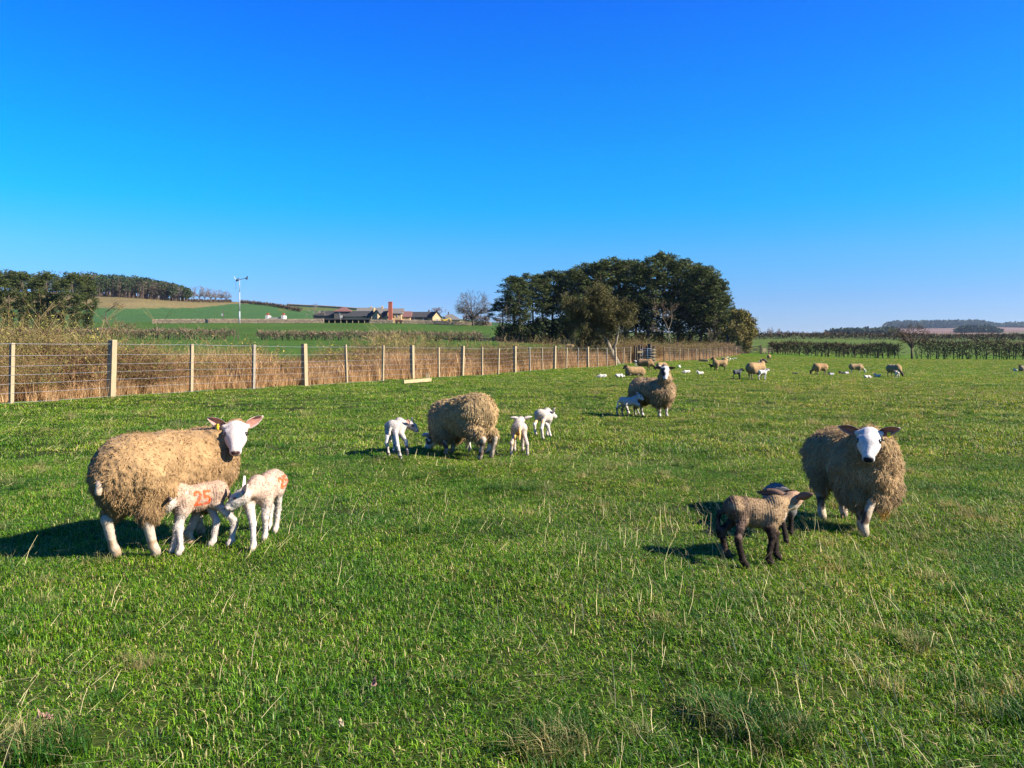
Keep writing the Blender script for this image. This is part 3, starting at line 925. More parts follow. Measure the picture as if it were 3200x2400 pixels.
    if fuzz:
        nonh = lambda c: (c[:, 2] > .03).astype(float)
        from_c = C
        def fc(p, nn):
            # nearest vertex colour through a coarse hash
            key = np.round(V/h).astype(int); d = {}
            for i_, kk in enumerate(map(tuple, key)): d[kk] = i_
            out_ = np.empty((len(p), 3)); kp = np.round(p/h).astype(int)
            for i_, kk in enumerate(map(tuple, kp)):
                j = d.get(kk)
                if j is None:
                    for dx in ((1,0,0),(-1,0,0),(0,1,0),(0,-1,0),(0,0,1),(0,0,-1)):
                        j = d.get((kk[0]+dx[0], kk[1]+dx[1], kk[2]+dx[2]))
                        if j is not None: break
                out_[i_] = from_c[j] if j is not None else np.array(c_body)
            return out_
        def keep(c):
            rr = c-poll; a_, b2, c2 = rr @ f/H, rr @ l/H, rr @ u_/H
            return np.where(a_ > .03, .12, 1.0)*(c[:, 2] > .04)
        LV, LF, LC = make_locks(V, Q, rg, int(fuzz*2.0), .0115, .0034, .5, .48, 1.0, colf=fc, mask=keep, seg=2, clump=30)
        tag(link_mesh("wool_curls", np_mesh("wool_curls", LV, LF, M_FUZZ, False, col=np.clip(LC, 0, 1)), root), kind="stuff")
    return root

def ground_hit(u, v, y0=1.5, y1=420.0):
    """distance Y at which the ground shows at picture position (u, v)"""
    ys = np.exp(np.linspace(math.log(y0), math.log(y1), 900))
    vv = V0 - F*(land((u-U0)/F*ys, ys)-CAMH)/ys
    k = np.argmax(vv < v)
    if vv[k] >= v: return y1
    if k == 0: return y0
    t = (vv[k-1]-v)/(vv[k-1]-vv[k]+1e-9)
    return float(ys[k-1]+(ys[k]-ys[k-1])*t)
def hit(u, v, **k):
    Y = ground_hit(u, v, **k); return ((u-U0)/F*Y, Y)
def world_feet(cx, cy, th, pts):
    """picture-measured hoof positions (u, v) -> local x, y, z"""
    out_ = []; ca, sa = math.cos(th), math.sin(th)
    for q in pts:
        if q[0] == 'l':
            X, Y = cx+q[1]*ca-q[2]*sa, cy+q[1]*sa+q[2]*ca; lift = q[3] if len(q) > 3 else 0
        else:
            X, Y = hit(q[0], q[1]); lift = q[2] if len(q) > 2 else 0
        dx, dy = X-cx, Y-cy
        out_.append((dx*ca+dy*sa, -dx*sa+dy*ca, gz(X, Y)-gz(cx, cy)+lift))
    return out_
def dirl(th, x, y, z):
    """world direction -> local"""
    ca, sa = math.cos(th), math.sin(th)
    return (x*ca+y*sa, -x*sa+y*ca, z)
def ptl(cx, cy, th, u, v, Y):
    """the point seen at (u, v) from Y metres -> local coordinates"""
    X = (u-U0)/F*Y; z = CAMH+(V0-v)/F*Y - gz(cx, cy)
    ca, sa = math.cos(th), math.sin(th); dx, dy = X-cx, Y-cy
    return (dx*ca+dy*sa, -dx*sa+dy*ca, z)

WOOL_TAN = (.36, .225, .105)
# ------------------------------------------------------------------ the near animals
def place(name, label, cat, cx, cy, deg, base, feet, poll, face, **kw):
    th = rad(deg)
    ft = world_feet(cx, cy, th, feet)
    pl = ptl(cx, cy, th, *poll)
    return quad(name, label, cat, (cx, cy, gz(cx, cy)), th, base, ft, pl, dirl(th, *face), **kw)

# number sprayed on the flank (a flat mark on the coat)
DIG = {'2': [(0, .8), (.2, 1), (.7, 1), (.9, .75), (.75, .5), (0, 0), (1, 0)], '5': [(.95, 1), (.1, 1), (.05, .58), (.6, .62), (.95, .38), (.8, .05), (.1, 0)]}
def number_mark(side, cx, cz, hgt, wid, gap, slant=0.0, col=(.55, .07, .01), lw=.0105, order='25'):
    segs = []
    for i, ch in enumerate(order):
        pts = DIG[ch]
        for p, q in zip(pts, pts[1:]):
            segs.append(((i*(wid+gap)+p[0]*wid, p[1]*hgt), (i*(wid+gap)+q[0]*wid, q[1]*hgt)))
    tot = 2*wid+gap
    def f(V, C):
        d = np.full(len(V), 9.0)
        lx = (V[:, 0]-cx)*side; lz = V[:, 2]-cz
        lx, lz = lx*math.cos(slant)-lz*math.sin(slant), lx*math.sin(slant)+lz*math.cos(slant)
        lx = -lx+tot/2 if True else lx; lz = lz+hgt/2
        for a, b in segs:
            a = np.array(a); b = np.array(b); ab = b-a
            t = np.clip(((lx-a[0])*ab[0]+(lz-a[1])*ab[1])/(ab @ ab), 0, 1)
            d = np.minimum(d, np.hypot(lx-a[0]-t*ab[0], lz-a[1]-t*ab[1]))
        m = np.clip((lw*.75-d)/.003+.5, 0, 1)*(V[:, 1]*side > .02)
        m = m*(.88+.12*n3(V, 90, 7))
        return C*(1-m[:, None])+np.array(col)*m[:, None]
    return f

def socks(z0, z1, c, side=None, amp=.5):
    def f(V, hf, hl, hu):
        m = np.clip((z1-V[:, 2])/.01, 0, 1)*np.clip((V[:, 2]-z0)/.01, 0, 1)
        return m*np.clip(.6+n3(V, 28, 3)*2.2*amp, 0, 1)
    return (f, c)
DIRT = socks(.0, .11, (.30, .20, .12), amp=.8)

# 1 the big ewe on the left
place("ewe", "big sandy-fleeced ewe with a clean white face, lambs 25 suckling beneath her", "sheep", -2.17, 4.90, 64,
      dict(EWE, zc=.480, neck=(.30, .545)), [(432, 1158), (407, 1178), (249, 1206), (334, 1204)], (509, 925, 5.10), (.06, -.17, -.105),
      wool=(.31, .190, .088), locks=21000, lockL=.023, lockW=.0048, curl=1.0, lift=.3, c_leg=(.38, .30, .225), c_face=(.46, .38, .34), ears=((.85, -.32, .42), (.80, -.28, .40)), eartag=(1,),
      patch=[DIRT], tail=((-.45, -.03, .49), (-.505, -.035, .465), (-.515, -.035, .415)), c_tail=(.42, .31, .22), seed=11, skirt=2.3, fat=.95, h=.0085, c_nose=(.05, .02, .02),
      group="grown ewes of the flock")
# her two numbered lambs
LB = dict(LAMB)
PINK = (.62, .46, .36); PINKB = (.36, .24, .165); WHT = (.44, .375, .315)
place("lamb", "white lamb marked with a red 25, head tucked under the big ewe to suckle", "lamb", -1.957, 4.835, 222,
      LB, [(374, 1197), (389, 1201), (497, 1181), (458, 1182)], (361, 1080, 4.66), (-.9, .16, -.12),
      c_body=PINKB, c_leg=WHT, c_face=WHT, c_nose=(.12, .04, .04), c_hoof=(.25, .18, .14), c_earin=(.80, .50, .42), ears=((.5, -.9, .1), (.5, -.9, .2)), h=.0055,
      mark=number_mark(1, .005, .315, .075, .04, .016), fuzz=5200, ripple=.9, seed=3, c_tail=WHT, tail=((-.17, 0, .33), (-.205, 0, .27), (-.21, 0, .20)), group="young lambs of the flock")
place("lamb", "pinkish white lamb marked 25, standing clear of the ewe with its head turned back", "lamb", -1.60, 5.03, 262,
      LB, [('l', .11, .045), (547, 1191), (595, 1153), ('l', -.14, -.05)], (521, 1066, 4.76), (-.105, -.035, -.07),
      c_body=(.40, .28, .205), c_leg=WHT, c_face=WHT, c_nose=(.08, .03, .03), c_hoof=(.25, .18, .14), c_earin=(.80, .50, .42), ears=((.75, -.75, .45), (.35, -.75, .85)), h=.0055, hump=.02,
      mark=number_mark(1, -.085, .345, .06, .03, .012, slant=.25), fuzz=5200, ripple=.4, seed=4, c_tail=WHT, tail=((-.17, 0, .33), (-.205, 0, .27), (-.21, 0, .20)), group="young lambs of the flock")
# 2 the shaggy ewe in the middle
place("ewe", "shaggy ewe grazing with her head hidden, rump towards us, four lambs around her", "sheep", -.60, 9.12, 136,
      dict(EWE, zc=.40, neck=(.30, .42)), [(964, 984), (978, 979), (1037, 995), (1062, 991)], (935, 940, 9.75), (-.6, .4, -.8),
      wool=(.42, .285, .14), locks=10000, lockL=.044, lockW=.0095, c_leg=(.34, .27, .20), c_face=(.62, .56, .50), patch=[socks(.04, .20, (.06, .04, .03), amp=.7)],
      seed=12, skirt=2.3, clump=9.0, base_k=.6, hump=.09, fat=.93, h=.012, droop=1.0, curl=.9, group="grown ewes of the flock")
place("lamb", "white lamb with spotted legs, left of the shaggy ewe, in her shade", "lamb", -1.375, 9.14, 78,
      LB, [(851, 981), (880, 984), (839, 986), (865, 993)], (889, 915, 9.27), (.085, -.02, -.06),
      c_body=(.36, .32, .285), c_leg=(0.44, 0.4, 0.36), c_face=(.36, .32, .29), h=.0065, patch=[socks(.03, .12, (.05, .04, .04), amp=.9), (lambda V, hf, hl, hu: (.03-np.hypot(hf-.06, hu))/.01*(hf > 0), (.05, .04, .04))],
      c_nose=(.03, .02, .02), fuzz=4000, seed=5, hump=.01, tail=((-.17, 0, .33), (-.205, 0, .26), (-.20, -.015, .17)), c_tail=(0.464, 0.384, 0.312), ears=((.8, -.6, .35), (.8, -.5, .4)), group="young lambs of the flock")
place("lamb", "white lamb facing away with ears straight out and an orange-stained rump", "lamb", .085, 9.28, 92,
      LB, [('l', .12, .05), ('l', .12, -.05), (1104, 986), (1139, 987)], (1126, 904, 9.45), (-.02, 1, -.05),
      c_body=(.42, .355, .29), c_leg=(.42, .345, .28), c_face=(.42, .36, .31), h=.0065, tail=((-.17, 0, .33), (-.20, .0, .27), (-.205, .005, .20)), c_tail=(.74, .45, .18),
      patch=[(lambda V, hf, hl, hu: (.03-np.abs(V[:, 1]-.028-(.27-V[:, 2])*.25))/.02*(V[:, 0] < -.11)*(V[:, 2] < .28)*(V[:, 2] > .12), (.66, .34, .05))],
      c_earin=(.8, .55, .46), ears=((1, -.1, .12), (1, -.1, .22)), fuzz=4000, seed=6, group="young lambs of the flock")
place("lamb", "small white lamb hopping off with one hind leg raised, farthest right of its family", "lamb", .455, 11.1, 62,
      LB, [(1189, 946), (1182, 943), ('l', -.22, .02, .05), (1173, 950)], (1191, 892, 11.2), (.55, .5, -.25),
      c_body=(.42, .355, .29), c_leg=(0.512, 0.44, 0.368), c_face=(.42, .36, .31), h=.0075, c_earin=(.75, .35, .30), ears=((.8, -.5, .4), (.6, -.5, .6)), fuzz=3200, seed=7, group="young lambs of the flock",
      patch=[(lambda V, hf, hl, hu: (.05-np.hypot(V[:, 0]+.19, V[:, 2]-.26))/.03, (.55, .33, .14))], hump=.015)
place("lamb", "white lamb half hidden behind the hind legs of the shaggy ewe", "lamb", -.42, 9.32, 175,
      LB, [(1009, 972), ('l', .1, -.05), (1052, 979), ('l', -.13, -.05)], (998, 945, 9.4), (-.7, .2, .5),
      c_body=(0.464, 0.384, 0.312), c_leg=(0.512, 0.44, 0.368), c_face=(.42,.36,.3), h=.009, seed=8, group="young lambs of the flock")
# 3 the piebald-faced ewe further right
def piebald(V, hf, hl, hu):
    return np.clip(((hl*-1-.006)+.012*np.sin(hf*60))/.006, 0, 1)*(hf > .0)*(hf < .15)*np.clip((hu+.06)/.02, 0, 1)
place("ewe", "dark-fleeced ewe with a black and white face and black ears, watching us", "sheep", 2.70, 14.9, -50,
      EWE, [(1440, 900.7), (1424.5, 901.7), ('l', -.34, .12), (1357, 895)], (1437, 797, 14.42), (-.10, -.55, -.75),
      wool=(.31, .205, .11), locks=6500, lockL=.045, lockW=.010, c_leg=(.60, .52, .44), c_face=(0.512, 0.456, 0.416), c_earout=(.05, .04, .035), c_earin=(.10, .05, .04),
      patch=[(piebald, (.03, .03, .035)), socks(.05, .13, (.04, .03, .03), amp=.3), socks(.20, .27, (.04, .03, .03), amp=.6)], ears=((1, -.1, .1), (1, -.1, .1)), seed=13, skirt=1.9, h=.012, curl=.7, fat=1.02, group="grown ewes of the flock")
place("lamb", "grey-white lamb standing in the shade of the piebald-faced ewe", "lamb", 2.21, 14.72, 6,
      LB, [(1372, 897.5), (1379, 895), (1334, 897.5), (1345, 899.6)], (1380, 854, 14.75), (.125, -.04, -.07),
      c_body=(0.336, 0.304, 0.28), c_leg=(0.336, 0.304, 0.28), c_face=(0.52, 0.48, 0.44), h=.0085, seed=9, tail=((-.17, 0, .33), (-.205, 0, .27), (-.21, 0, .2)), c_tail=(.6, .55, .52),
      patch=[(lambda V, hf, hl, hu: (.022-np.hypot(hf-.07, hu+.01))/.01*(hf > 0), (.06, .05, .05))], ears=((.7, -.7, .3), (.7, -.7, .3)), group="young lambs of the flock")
# 4 the ewe on the right
E4 = dict(EWE, zc=.45, L=.255, neck=(.27, .53))
def straw_bits(p, c):
    m = np.clip((p[:, 2]-.56)*9, 0, 1)*(n3(p, 14, 8) > .35)
    return c*(1-m[:, None]*.5)+np.array((.5, .34, .14))*m[:, None]*.5
e4 = place("ewe", "shaggy white-faced ewe facing us with black nose and dark knees, dark lambs at her side", "sheep", 2.41, 5.50, -87,
      E4, [(1867, 1160), (1861, 1151), (1822.5, 1118), (1776, 1124)], (1877, 939, 5.10), (-.36, -.74, -.52),
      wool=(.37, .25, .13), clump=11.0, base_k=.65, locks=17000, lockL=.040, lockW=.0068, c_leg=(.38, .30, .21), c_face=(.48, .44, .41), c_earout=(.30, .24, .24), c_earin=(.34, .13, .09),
      patch=[socks(.085, .175, (.07, .045, .03), amp=.6), (lambda V, hf, hl, hu: (.022-np.hypot(hf-.02, hl-.02))/.02*(hu > 0), (.50, .42, .42))],
      ears=((.95, -.15, .30), (.95, -.15, .28)), eartag=(0,), c_nose=(.012, .012, .016), nose_r=.026, seed=14, skirt=2.1, fat=.79, h=.0085, curl=.85, lockcol=straw_bits, group="grown ewes of the flock")
rg = np.random.default_rng(99)
mbv = []; nn_ = 46
th = rad(-87)
cxy = ptl(2.41, 5.50, th, 1909, 1090, 5.35)
V_ = []; F_ = []
for k in range(nn_):
    p0 = np.array(cxy)+rg.normal(0, .018, 3); L_ = .06+.06*rg.random()
    s = np.array([rg.normal(), rg.normal(), 0])*.006
    b = len(V_)
    for t in (0, .5, 1.0):
        c = p0+np.array([math.sin(t*6+k)*.012, math.cos(t*5+k)*.012, -L_*t])
        V_ += [c-s*(1-t*.6)*.5, c+s*(1-t*.6)*.5]
    F_ += [[b, b+1, b+3, b+2], [b+2, b+3, b+5, b+4]]
link_mesh("wool_tassel", np_mesh("wool_tassel", V_, np.array(F_), M_LOCK, False, col=np.tile((.48, .27, .07), (len(V_), 1))*(1+.2*rg.normal(size=(len(V_), 1))).clip(.5, 1.4)), e4)
BRN = (.25, .165, .09); BLK = (.016, .010, .007)
def brownpatch(V, hf, hl, hu):
    return np.clip(.35+n3(V, 24, 12)*2.5, 0, 1)*np.clip((.0-V[:, 0])/.06, 0, 1)*.85
place("lamb", "brown lamb with black legs and tail turning towards the white-faced ewe", "lamb", 1.43, 4.56, -2,
      dict(LB, zc=.262, head=.68, neck=(.125, .315)), [(1679, 1212), (1662, 1223), (1571, 1206), (1609, 1229)], (1710, 1073, 4.62), (.52, .62, -.02),
      c_body=BRN, c_leg=BLK, c_face=(.30, .18, .11), c_earin=(.42, .22, .16), c_earout=(.16, .09, .06), c_hoof=(.03, .02, .02), c_nose=(.03, .02, .02), h=.0055,
      patch=[(brownpatch, (.085, .055, .04)), (lambda V, hf, hl, hu: ((-hu-.055)/.01)*(hf < .12)*(hf > -.12)+((V[:, 0]-.13)/.02)*(V[:, 2] < .27)*(V[:, 2] > .16)*(np.abs(V[:, 1]) < .05), (.5, .4, .29))],
      ears=((.95, -.25, .25), (.95, -.35, .35)), tail=((-.16, 0, .285), (-.205, .0, .26), (-.215, 0, .20), (-.21, 0, .12)), c_tail=BLK, fuzz=5200, seed=21, hump=.012, ripple=1.3, group="young lambs of the flock")
place("lamb", "grey lamb with black head and level black ears, behind the brown lamb", "lamb", 1.80, 5.20, -98,
      dict(LB, zc=.225, neck=(.12, .27)), [('l', .11, .05), (1698, 1175), ('l', -.13, .05), ('l', -.13, -.05)], (1681, 1067, 5.02), (-.02, -.80, -.50),
      c_body=(.16, .15, .145), c_leg=BLK, c_face=(.27, .245, .235), c_earin=(.2, .1, .08), c_earout=(.04, .03, .03), c_hoof=(.03, .02, .02), c_nose=(.03, .02, .02), h=.0065,
      patch=[(lambda V, hf, hl, hu: ((hu+.012-.35*np.maximum(hf-.03,0))/.01)*(hf > -.09)*(hf < .10), (.03, .028, .03))],
      ears=((1, -.05, .05), (1, -.05, .05)), fuzz=2500, seed=22, group="young lambs of the flock")
# ------------------------------------------------------------------ post and wire fence along the left of the meadow
M_POST = mat_noise("weathered_timber", (.33, .25, .14), (.25, .19, .115), 9, .85, .4, .004, stretch=(8, 8, .8))
M_POSTG = mat_noise("grey_timber", (.10, .08, .06), (.065, .052, .04), 9, .9, .4, .004, stretch=(8, 8, .8))
M_WIRE = flat("galvanised_wire", (.55, .56, .56), .35, .5, .7)
M_GALV = flat("galvanised_tube", (.62, .64, .66), .35, .5, .6)
M_DARKW = mat_noise("dark_timber", (.055, .042, .03), (.10, .08, .06), 6, .9, .4, .004, stretch=(3, 3, 1))
fdir = Vector((FB, 1, 0)).normalized(); fang = math.atan2(fdir.y, fdir.x)
fence = empty("wire_fence", (FA+FB*17.5, 17.5, gz(FA+FB*17.5, 17.5)))
tag(fence, "long timber post and plain wire fence along the left side of the sheep meadow", "fence")
def rel(o, root):   # parts keep world coordinates
    o.parent = root; o.matrix_parent_inverse = Matrix.Translation(-Vector(root.location)); return o
def post_mesh(w, d, h, seed):
    rg = random.Random(seed); m = MB()
    V = []
    for z, s in ((-.25, 1), (h*.5, 1), (h-.02, 1), (h, .93)):
        for sx, sy in ((-1, -1), (1, -1), (1, 1), (-1, 1)):
            V.append((sx*w/2*s+rg.uniform(-.003, .003), sy*d/2*s+rg.uniform(-.003, .003), z))
    F4 = [[i*4+j, i*4+(j+1) % 4, (i+1)*4+(j+1) % 4, (i+1)*4+j] for i in range(3) for j in range(4)]+[[12, 13, 14, 15]]
    m.add(V, F4)
    return m.mesh("fence_post", M_POST)
M_POST2 = mat_noise('weathered_timber_grey', (.27, .23, .17), (.17, .14, .10), 5, .85, .4, .004, stretch=(5, 5, .8))
thin = [post_mesh(.085, .075, 1.42+.03*(k-1), k) for k in range(3)]
thick = [post_mesh(.155, .15, 1.48, k+5) for k in range(2)]
thin[1].materials[0] = M_POST2
thin_d = [q.copy() for q in thin]; 
for q in thin_d: q.materials[0] = M_POSTG
PY = [10.8, 13.0, 15.25, 17.55, 19.9, 22.3, 24.6, 26.9, 29.1, 31.3, 33.4, 35.5, 37.6, 39.6, 41.4, 43.4, 45.4, 47.2, 49.1, 51.1, 53.2, 55.2, 57.3, 59.4, 61.6, 63.6, 65.5]
THK = {19.9, 26.9, 33.4, 37.6, 43.4, 49.1, 55.2, 61.6}
GATE_Y0, GATE_Y1 = 66.0, 75.5
y = 77.0; PY2 = []
while y < 127: PY2.append(y); y += 2.35 if (len(PY2) % 2) else 2.0
rr = random.Random(4)
for y in PY+PY2:
    x = FA+FB*y
    dark = y > GATE_Y1
    me = rr.choice(thick) if y in THK else rr.choice(thin_d if dark and PY2.index(y) % 2 == 0 else thin)
    o = link_mesh("fence_post", me, None, (x, y, gz(x, y)), fang+rr.uniform(-.15, .15))
    o.rotation_euler.x = rr.uniform(-.03, .03); o.rotation_euler.y = rr.uniform(-.035, .035)
    rel(o, fence)
for hz in (.03, .25, .46, .66, .86, 1.10, 1.37):
    for (ys, st) in ((PY, 0), (PY2, 0)):
        m = MB(); pts = []
        for a, b in zip(ys, ys[1:]):
            for t in (0, .33, .66):
                yy = a+(b-a)*t; xx = FA+FB*yy+.045
                pts.append((xx, yy, gz(FA+FB*a, a)*(1-t)+gz(FA+FB*b, b)*t+hz-.008*(1-(2*t-1)**2)))
        b = ys[-1]; pts.append((FA+FB*b+.045, b, gz(FA+FB*b, b)+hz))
        m.tube(pts, .0032 if hz < 1.3 else .0042, 4, cap=False)
        rel(m.build("wire", M_WIRE, None, smooth=True), fence)

# plank and short stub lying by the fence
def plank_at(u0, v0, u1, v1, w, t, name, label, mat, cat="plank", lift=.0):
    a = Vector((*hit(u0, v0), 0)); b = Vector((*hit(u1, v1), 0)); a.z = gz(a.x, a.y)+t/2+lift; b.z = gz(b.x, b.y)+t/2+lift
    m = MB(); c = (a+b)/2
    m.bar(a-c, b-c, t, w)
    return tag(m.build(name, mat, None, loc=c), label, cat)
M_NEWW = mat_noise("pale_sawn_timber", (.38, .28, .15), (.30, .22, .12), 6, .8, .2, .003)
q0 = hit(872, 830); q1 = hit(931, 827)
m = MB(); c = Vector((*q0, gz(*q0))); b_ = Vector((*q1, gz(*q1)))-c
m.bar((0, 0, .09), b_+Vector((0, 0, .12)), .05, .12)
o = m.build("plank", M_NEWW, None, loc=c)
tag(o, "pale sawn plank lying on edge at the foot of the wire fence", "plank")
q2 = hit(925, 825); m = MB(); m.box((0, 0, .14), (.13, .13, .3))
tag(m.build("timber_stub", M_NEWW, None, loc=(q2[0]-.05, q2[1]+.25, gz(*q2))), "short sawn post stub behind the plank by the fence", "post")
plank_at(1712, 808, 1724, 809, .12, .05, "stick", "bleached stick lying in the grass far out on the open meadow", M_NEWW, "stick", .03)
plank_at(1510, 780, 1530, 782, .3, .10, "log", "pale log lying by the fence near the far gate", M_NEWW, "log", .03)

# ------------------------------------------------------------------ handling pen with its galvanised gate, in the fence
def seg_post(root, x, y, w, h, mat, name="post"):
    m = MB(); m.box((0, 0, h/2-.1), (w, w, h+.2)); o = m.build(name, mat, None, loc=(x, y, gz(x, y)), rz=fang); rel(o, root)
YG = 67.0
def fx(u, Y): return (u-U0)/F*Y
gate = empty("metal_gate", (fx(1391, YG), YG, gz(fx(1391, YG), YG)))
tag(gate, "galvanised barred gate hung between timber posts in the sheep fence", "gate")
xa, xb = fx(1387.5, YG), fx(1409, YG); z0 = gz(xa, YG)
GH = 1.28
for k in range(7):
    z = z0+.10+(GH-.1)*(k/6)**.92
    m = MB(); m.tube([(xa, YG, z), (xb, YG-.25, z)], .024 if k else .03, 6); rel(m.build("gate_bar", M_GALV, None, smooth=True), gate)
for x, yy in ((xa, YG), ((xa+xb)/2, YG-.125), (xb, YG-.25)):
    m = MB(); m.tube([(x, yy, z0+.08), (x, yy, z0+GH)], .024, 6); rel(m.build("upright", M_GALV, None, smooth=True), gate)
pen = empty("sheep_pen", (fx(1400, 70), 70, gz(fx(1400, 70), 70)))
tag(pen, "dark timber rail pen with pale board ends standing behind the metal gate", "pen")
for (u, Y, h, w) in ((1381, 66.6, 1.62, .16), (1386, 68.5, 1.45, .14), (1403, 67.5, 1.72, .26), (1397, 70, 1.5, .16), (1411, 66.8, 1.45, .18), (1376, 66.4, 1.4, .12), (1371, 66.6, 1.5, .12), (1413, 72, 1.5, .16)):
    x = fx(u, Y); seg_post(pen, x, Y, w, h, M_DARKW)
for (u0, y0, u1, y1) in ((1371, 66.9, 1386, 67.4), (1386, 70, 1412, 70.4), (1411, 67, 1413, 72), (1386, 67.5, 1390, 72)):
    a = (fx(u0, y0), y0); b = (fx(u1, y1), y1)
    for z in (.2, .45, .7, .95, 1.2):
        m = MB(); m.bar((a[0], a[1], gz(*a)+z), (b[0], b[1], gz(*b)+z), .04, .11); rel(m.build("rail", M_DARKW, None), pen)
for z in (.2, .45, .72, 1.0, 1.25):
    x = fx(1413.5, 66.3); m = MB(); m.box((x, 66.3, gz(x, 66.3)+z), (.34, .05, .12)); rel(m.build("board_end", M_NEWW, None), pen)
x = fx(1383, 66.2); m = MB(); m.box((x, 66.2, gz(x, 66.2)+1.0), (.5, .05, .16)); rel(m.build("board_end", M_NEWW, None), pen)
m = MB(); p = [(fx(1334, 76), 76, h_of(757, 76)), (fx(1360, 74), 74, h_of(758.5, 74)), (fx(1395, 71), 71, h_of(762, 71))]
m.tube(p, [.22, .13, .12], 7)
tag(m.build("fallen_pole", M_DARKW, None, smooth=True), "dark round pole laid level from the pen towards the leaning tree", "pole")

# ------------------------------------------------------------------ far field gate and its rails
YF = 140.0
fg = empty("field_gate", (fx(1621, YF), YF, gz(fx(1621, YF), YF)))
tag(fg, "dark wooden five-bar field gate with crossed braces at the far end of the meadow", "gate")
xa, xb = fx(1600, YF), fx(1642, YF); z0 = gz(fx(1621, YF), YF)+.05
for z in (.2, .48, .72, .96, 1.28):
    m = MB(); m.box(((xa+xb)/2, YF, z0+z), (xb-xa, .05, .10 if z < 1.2 else .14)); rel(m.build("rail", M_DARKW, None), fg)
for (a0, b0) in (((xa, .2), ((xa+xb)/2, 1.28)), ((xa, 1.28), ((xa+xb)/2, .2)), (((xa+xb)/2, .2), (xb, 1.28)), (((xa+xb)/2, 1.28), (xb, .2))):
    m = MB(); m.bar((a0[0], YF-.06, z0+a0[1]), (b0[0], YF-.06, z0+b0[1]), .04, .08); rel(m.build("brace", M_DARKW, None), fg)
for x in ((xa+xb)/2,): m = MB(); m.box((x, YF-.04, z0+.74), (.10, .05, 1.1)); rel(m.build("upright", M_DARKW, None), fg)
for x, h in ((xa-.15, 1.55), (xb+.12, 1.6)):
    m = MB(); m.box((x, YF, z0+h/2-.1), (.24, .24, h)); rel(m.build("gate_post", M_DARKW, None), fg)
def rails(u0, Y0, u1, Y1, n, hs, name, label, mat=None, pw=.13, ph=1.25, rt=.09):
    mat = mat or M_DARKW
    A = at(u0, Y0); B_ = at(u1, Y1)
    r = empty(name, A); tag(r, label, "fence")
    pts = [A.lerp(B_, k/(n-1)) for k in range(n)]
    for p in pts:
        p.z = gz(p.x, p.y); m = MB(); m.box((p.x, p.y, p.z+ph/2-.1), (pw, pw, ph+.2)); rel(m.build("post", mat, None), r)
    for z in hs:
        for p, q in zip(pts, pts[1:]):
            m = MB(); m.bar((p.x, p.y-.06, p.z+z), (q.x, q.y-.06, q.z+z), .04, rt); rel(m.build("rail", mat, None), r)
    return r
rails(1584, 138, 1597, 140, 3, (.3, .6, .9, 1.15), "rail_fence", "dark rail fence between the wire fence and the field gate")
rails(1645, 140, 1668, 143, 4, (.35, .7, 1.1), "rail_fence", "dark rail fence from the field gate to the hedge")
m = MB(); x = fx(1651, 139.5); m.box((0, 0, .75), (.55, .06, .62)); m.box((0, 0, .2), (.08, .06, .5))
tag(m.build("notice_board", M_NEWW, None, loc=(x, 139.4, gz(x, 139.4))), "small weathered board fixed beside the far field gate", "sign")
rails(1040, 136, 1056, 136, 4, (.3, .6, .95, 1.2), "hurdle_gate", "low dark wooden hurdle at the end of the clipped field hedge")
rails(1066, 137, 1200, 133, 16, (.5, 1.0), "rail_fence", "thin dark fence along the foot of the pine clump", ph=1.1, pw=.10, rt=.05)
rails(1200, 133, 1330, 122, 14, (.5, 1.0), "rail_fence", "thin dark fence running out in front of the pine clump", ph=1.1, pw=.10, rt=.05)

# ------------------------------------------------------------------ dead grass and bramble behind the fence
def tube_twigs(rng, n, h0, h1, spread, w, col0, col1, branch=3, lean=.5, leaf=0, leafcol=((.16, .17, .03), (.22, .20, .05)), up=1.0, leafs=.05):
    """thin branching twigs as flat slivers: V, F, C"""
    V = []; F_ = []; C = []
    def sliver(a, b, wa, wb, c):
        d = b-a; s = np.cross(d, rng.normal(size=3)); s /= np.linalg.norm(s)+1e-9
        k = len(V); V.extend([a-s*wa/2, a+s*wa/2, b-s*wb/2, b+s*wb/2]); F_.append([k, k+1, k+3, k+2]); C.extend([c]*4)
    c0, c1 = np.array(col0), np.array(col1)
    for i in range(n):
        r = spread*math.sqrt(rng.random()); az = rng.random()*6.283
        p = np.array([r*math.cos(az), r*math.sin(az), 0.0]); h = rng.uniform(h0, h1)
        d = np.array([rng.normal()*lean, rng.normal()*lean, up]); d /= np.linalg.norm(d)
        c = c0+(c1-c0)*rng.random(); seg = 4; ww = w*rng.uniform(.7, 1.3)
        for s in range(seg):
            q = p+d*h/seg; sliver(p, q, ww*(1-s/seg*.6), ww*(1-(s+1)/seg*.6), c)
            for b in range(branch if s else 0):
                bd = d*.6+rng.normal(size=3)*.55; bd /= np.linalg.norm(bd); bl = h*.28*rng.uniform(.4, 1.1)
                e = p+(q-p)*rng.random(); e2 = e+bd*bl; sliver(e, e2, ww*.5, ww*.25, c)
                for z in range(2):
                    b2 = bd*.7+rng.normal(size=3)*.5; b2 /= np.linalg.norm(b2); sliver(e+(e2-e)*rng.random(), e2+b2*bl*.4, ww*.3, ww*.18, c)
                for z in range(leaf):
                    lp = e+(e2-e)*rng.random()+rng.normal(size=3)*.03; lc = np.array(leafcol[0])+(np.array(leafcol[1])-np.array(leafcol[0]))*rng.random()
                    ld = rng.normal(size=3); ld /= np.linalg.norm(ld); sliver(lp, lp+ld*leafs, leafs*.5, leafs*.15, lc)
            p = q; d = d+rng.normal(size=3)*.22; d /= np.linalg.norm(d)
    return np.array(V), np.array(F_), np.array(C)
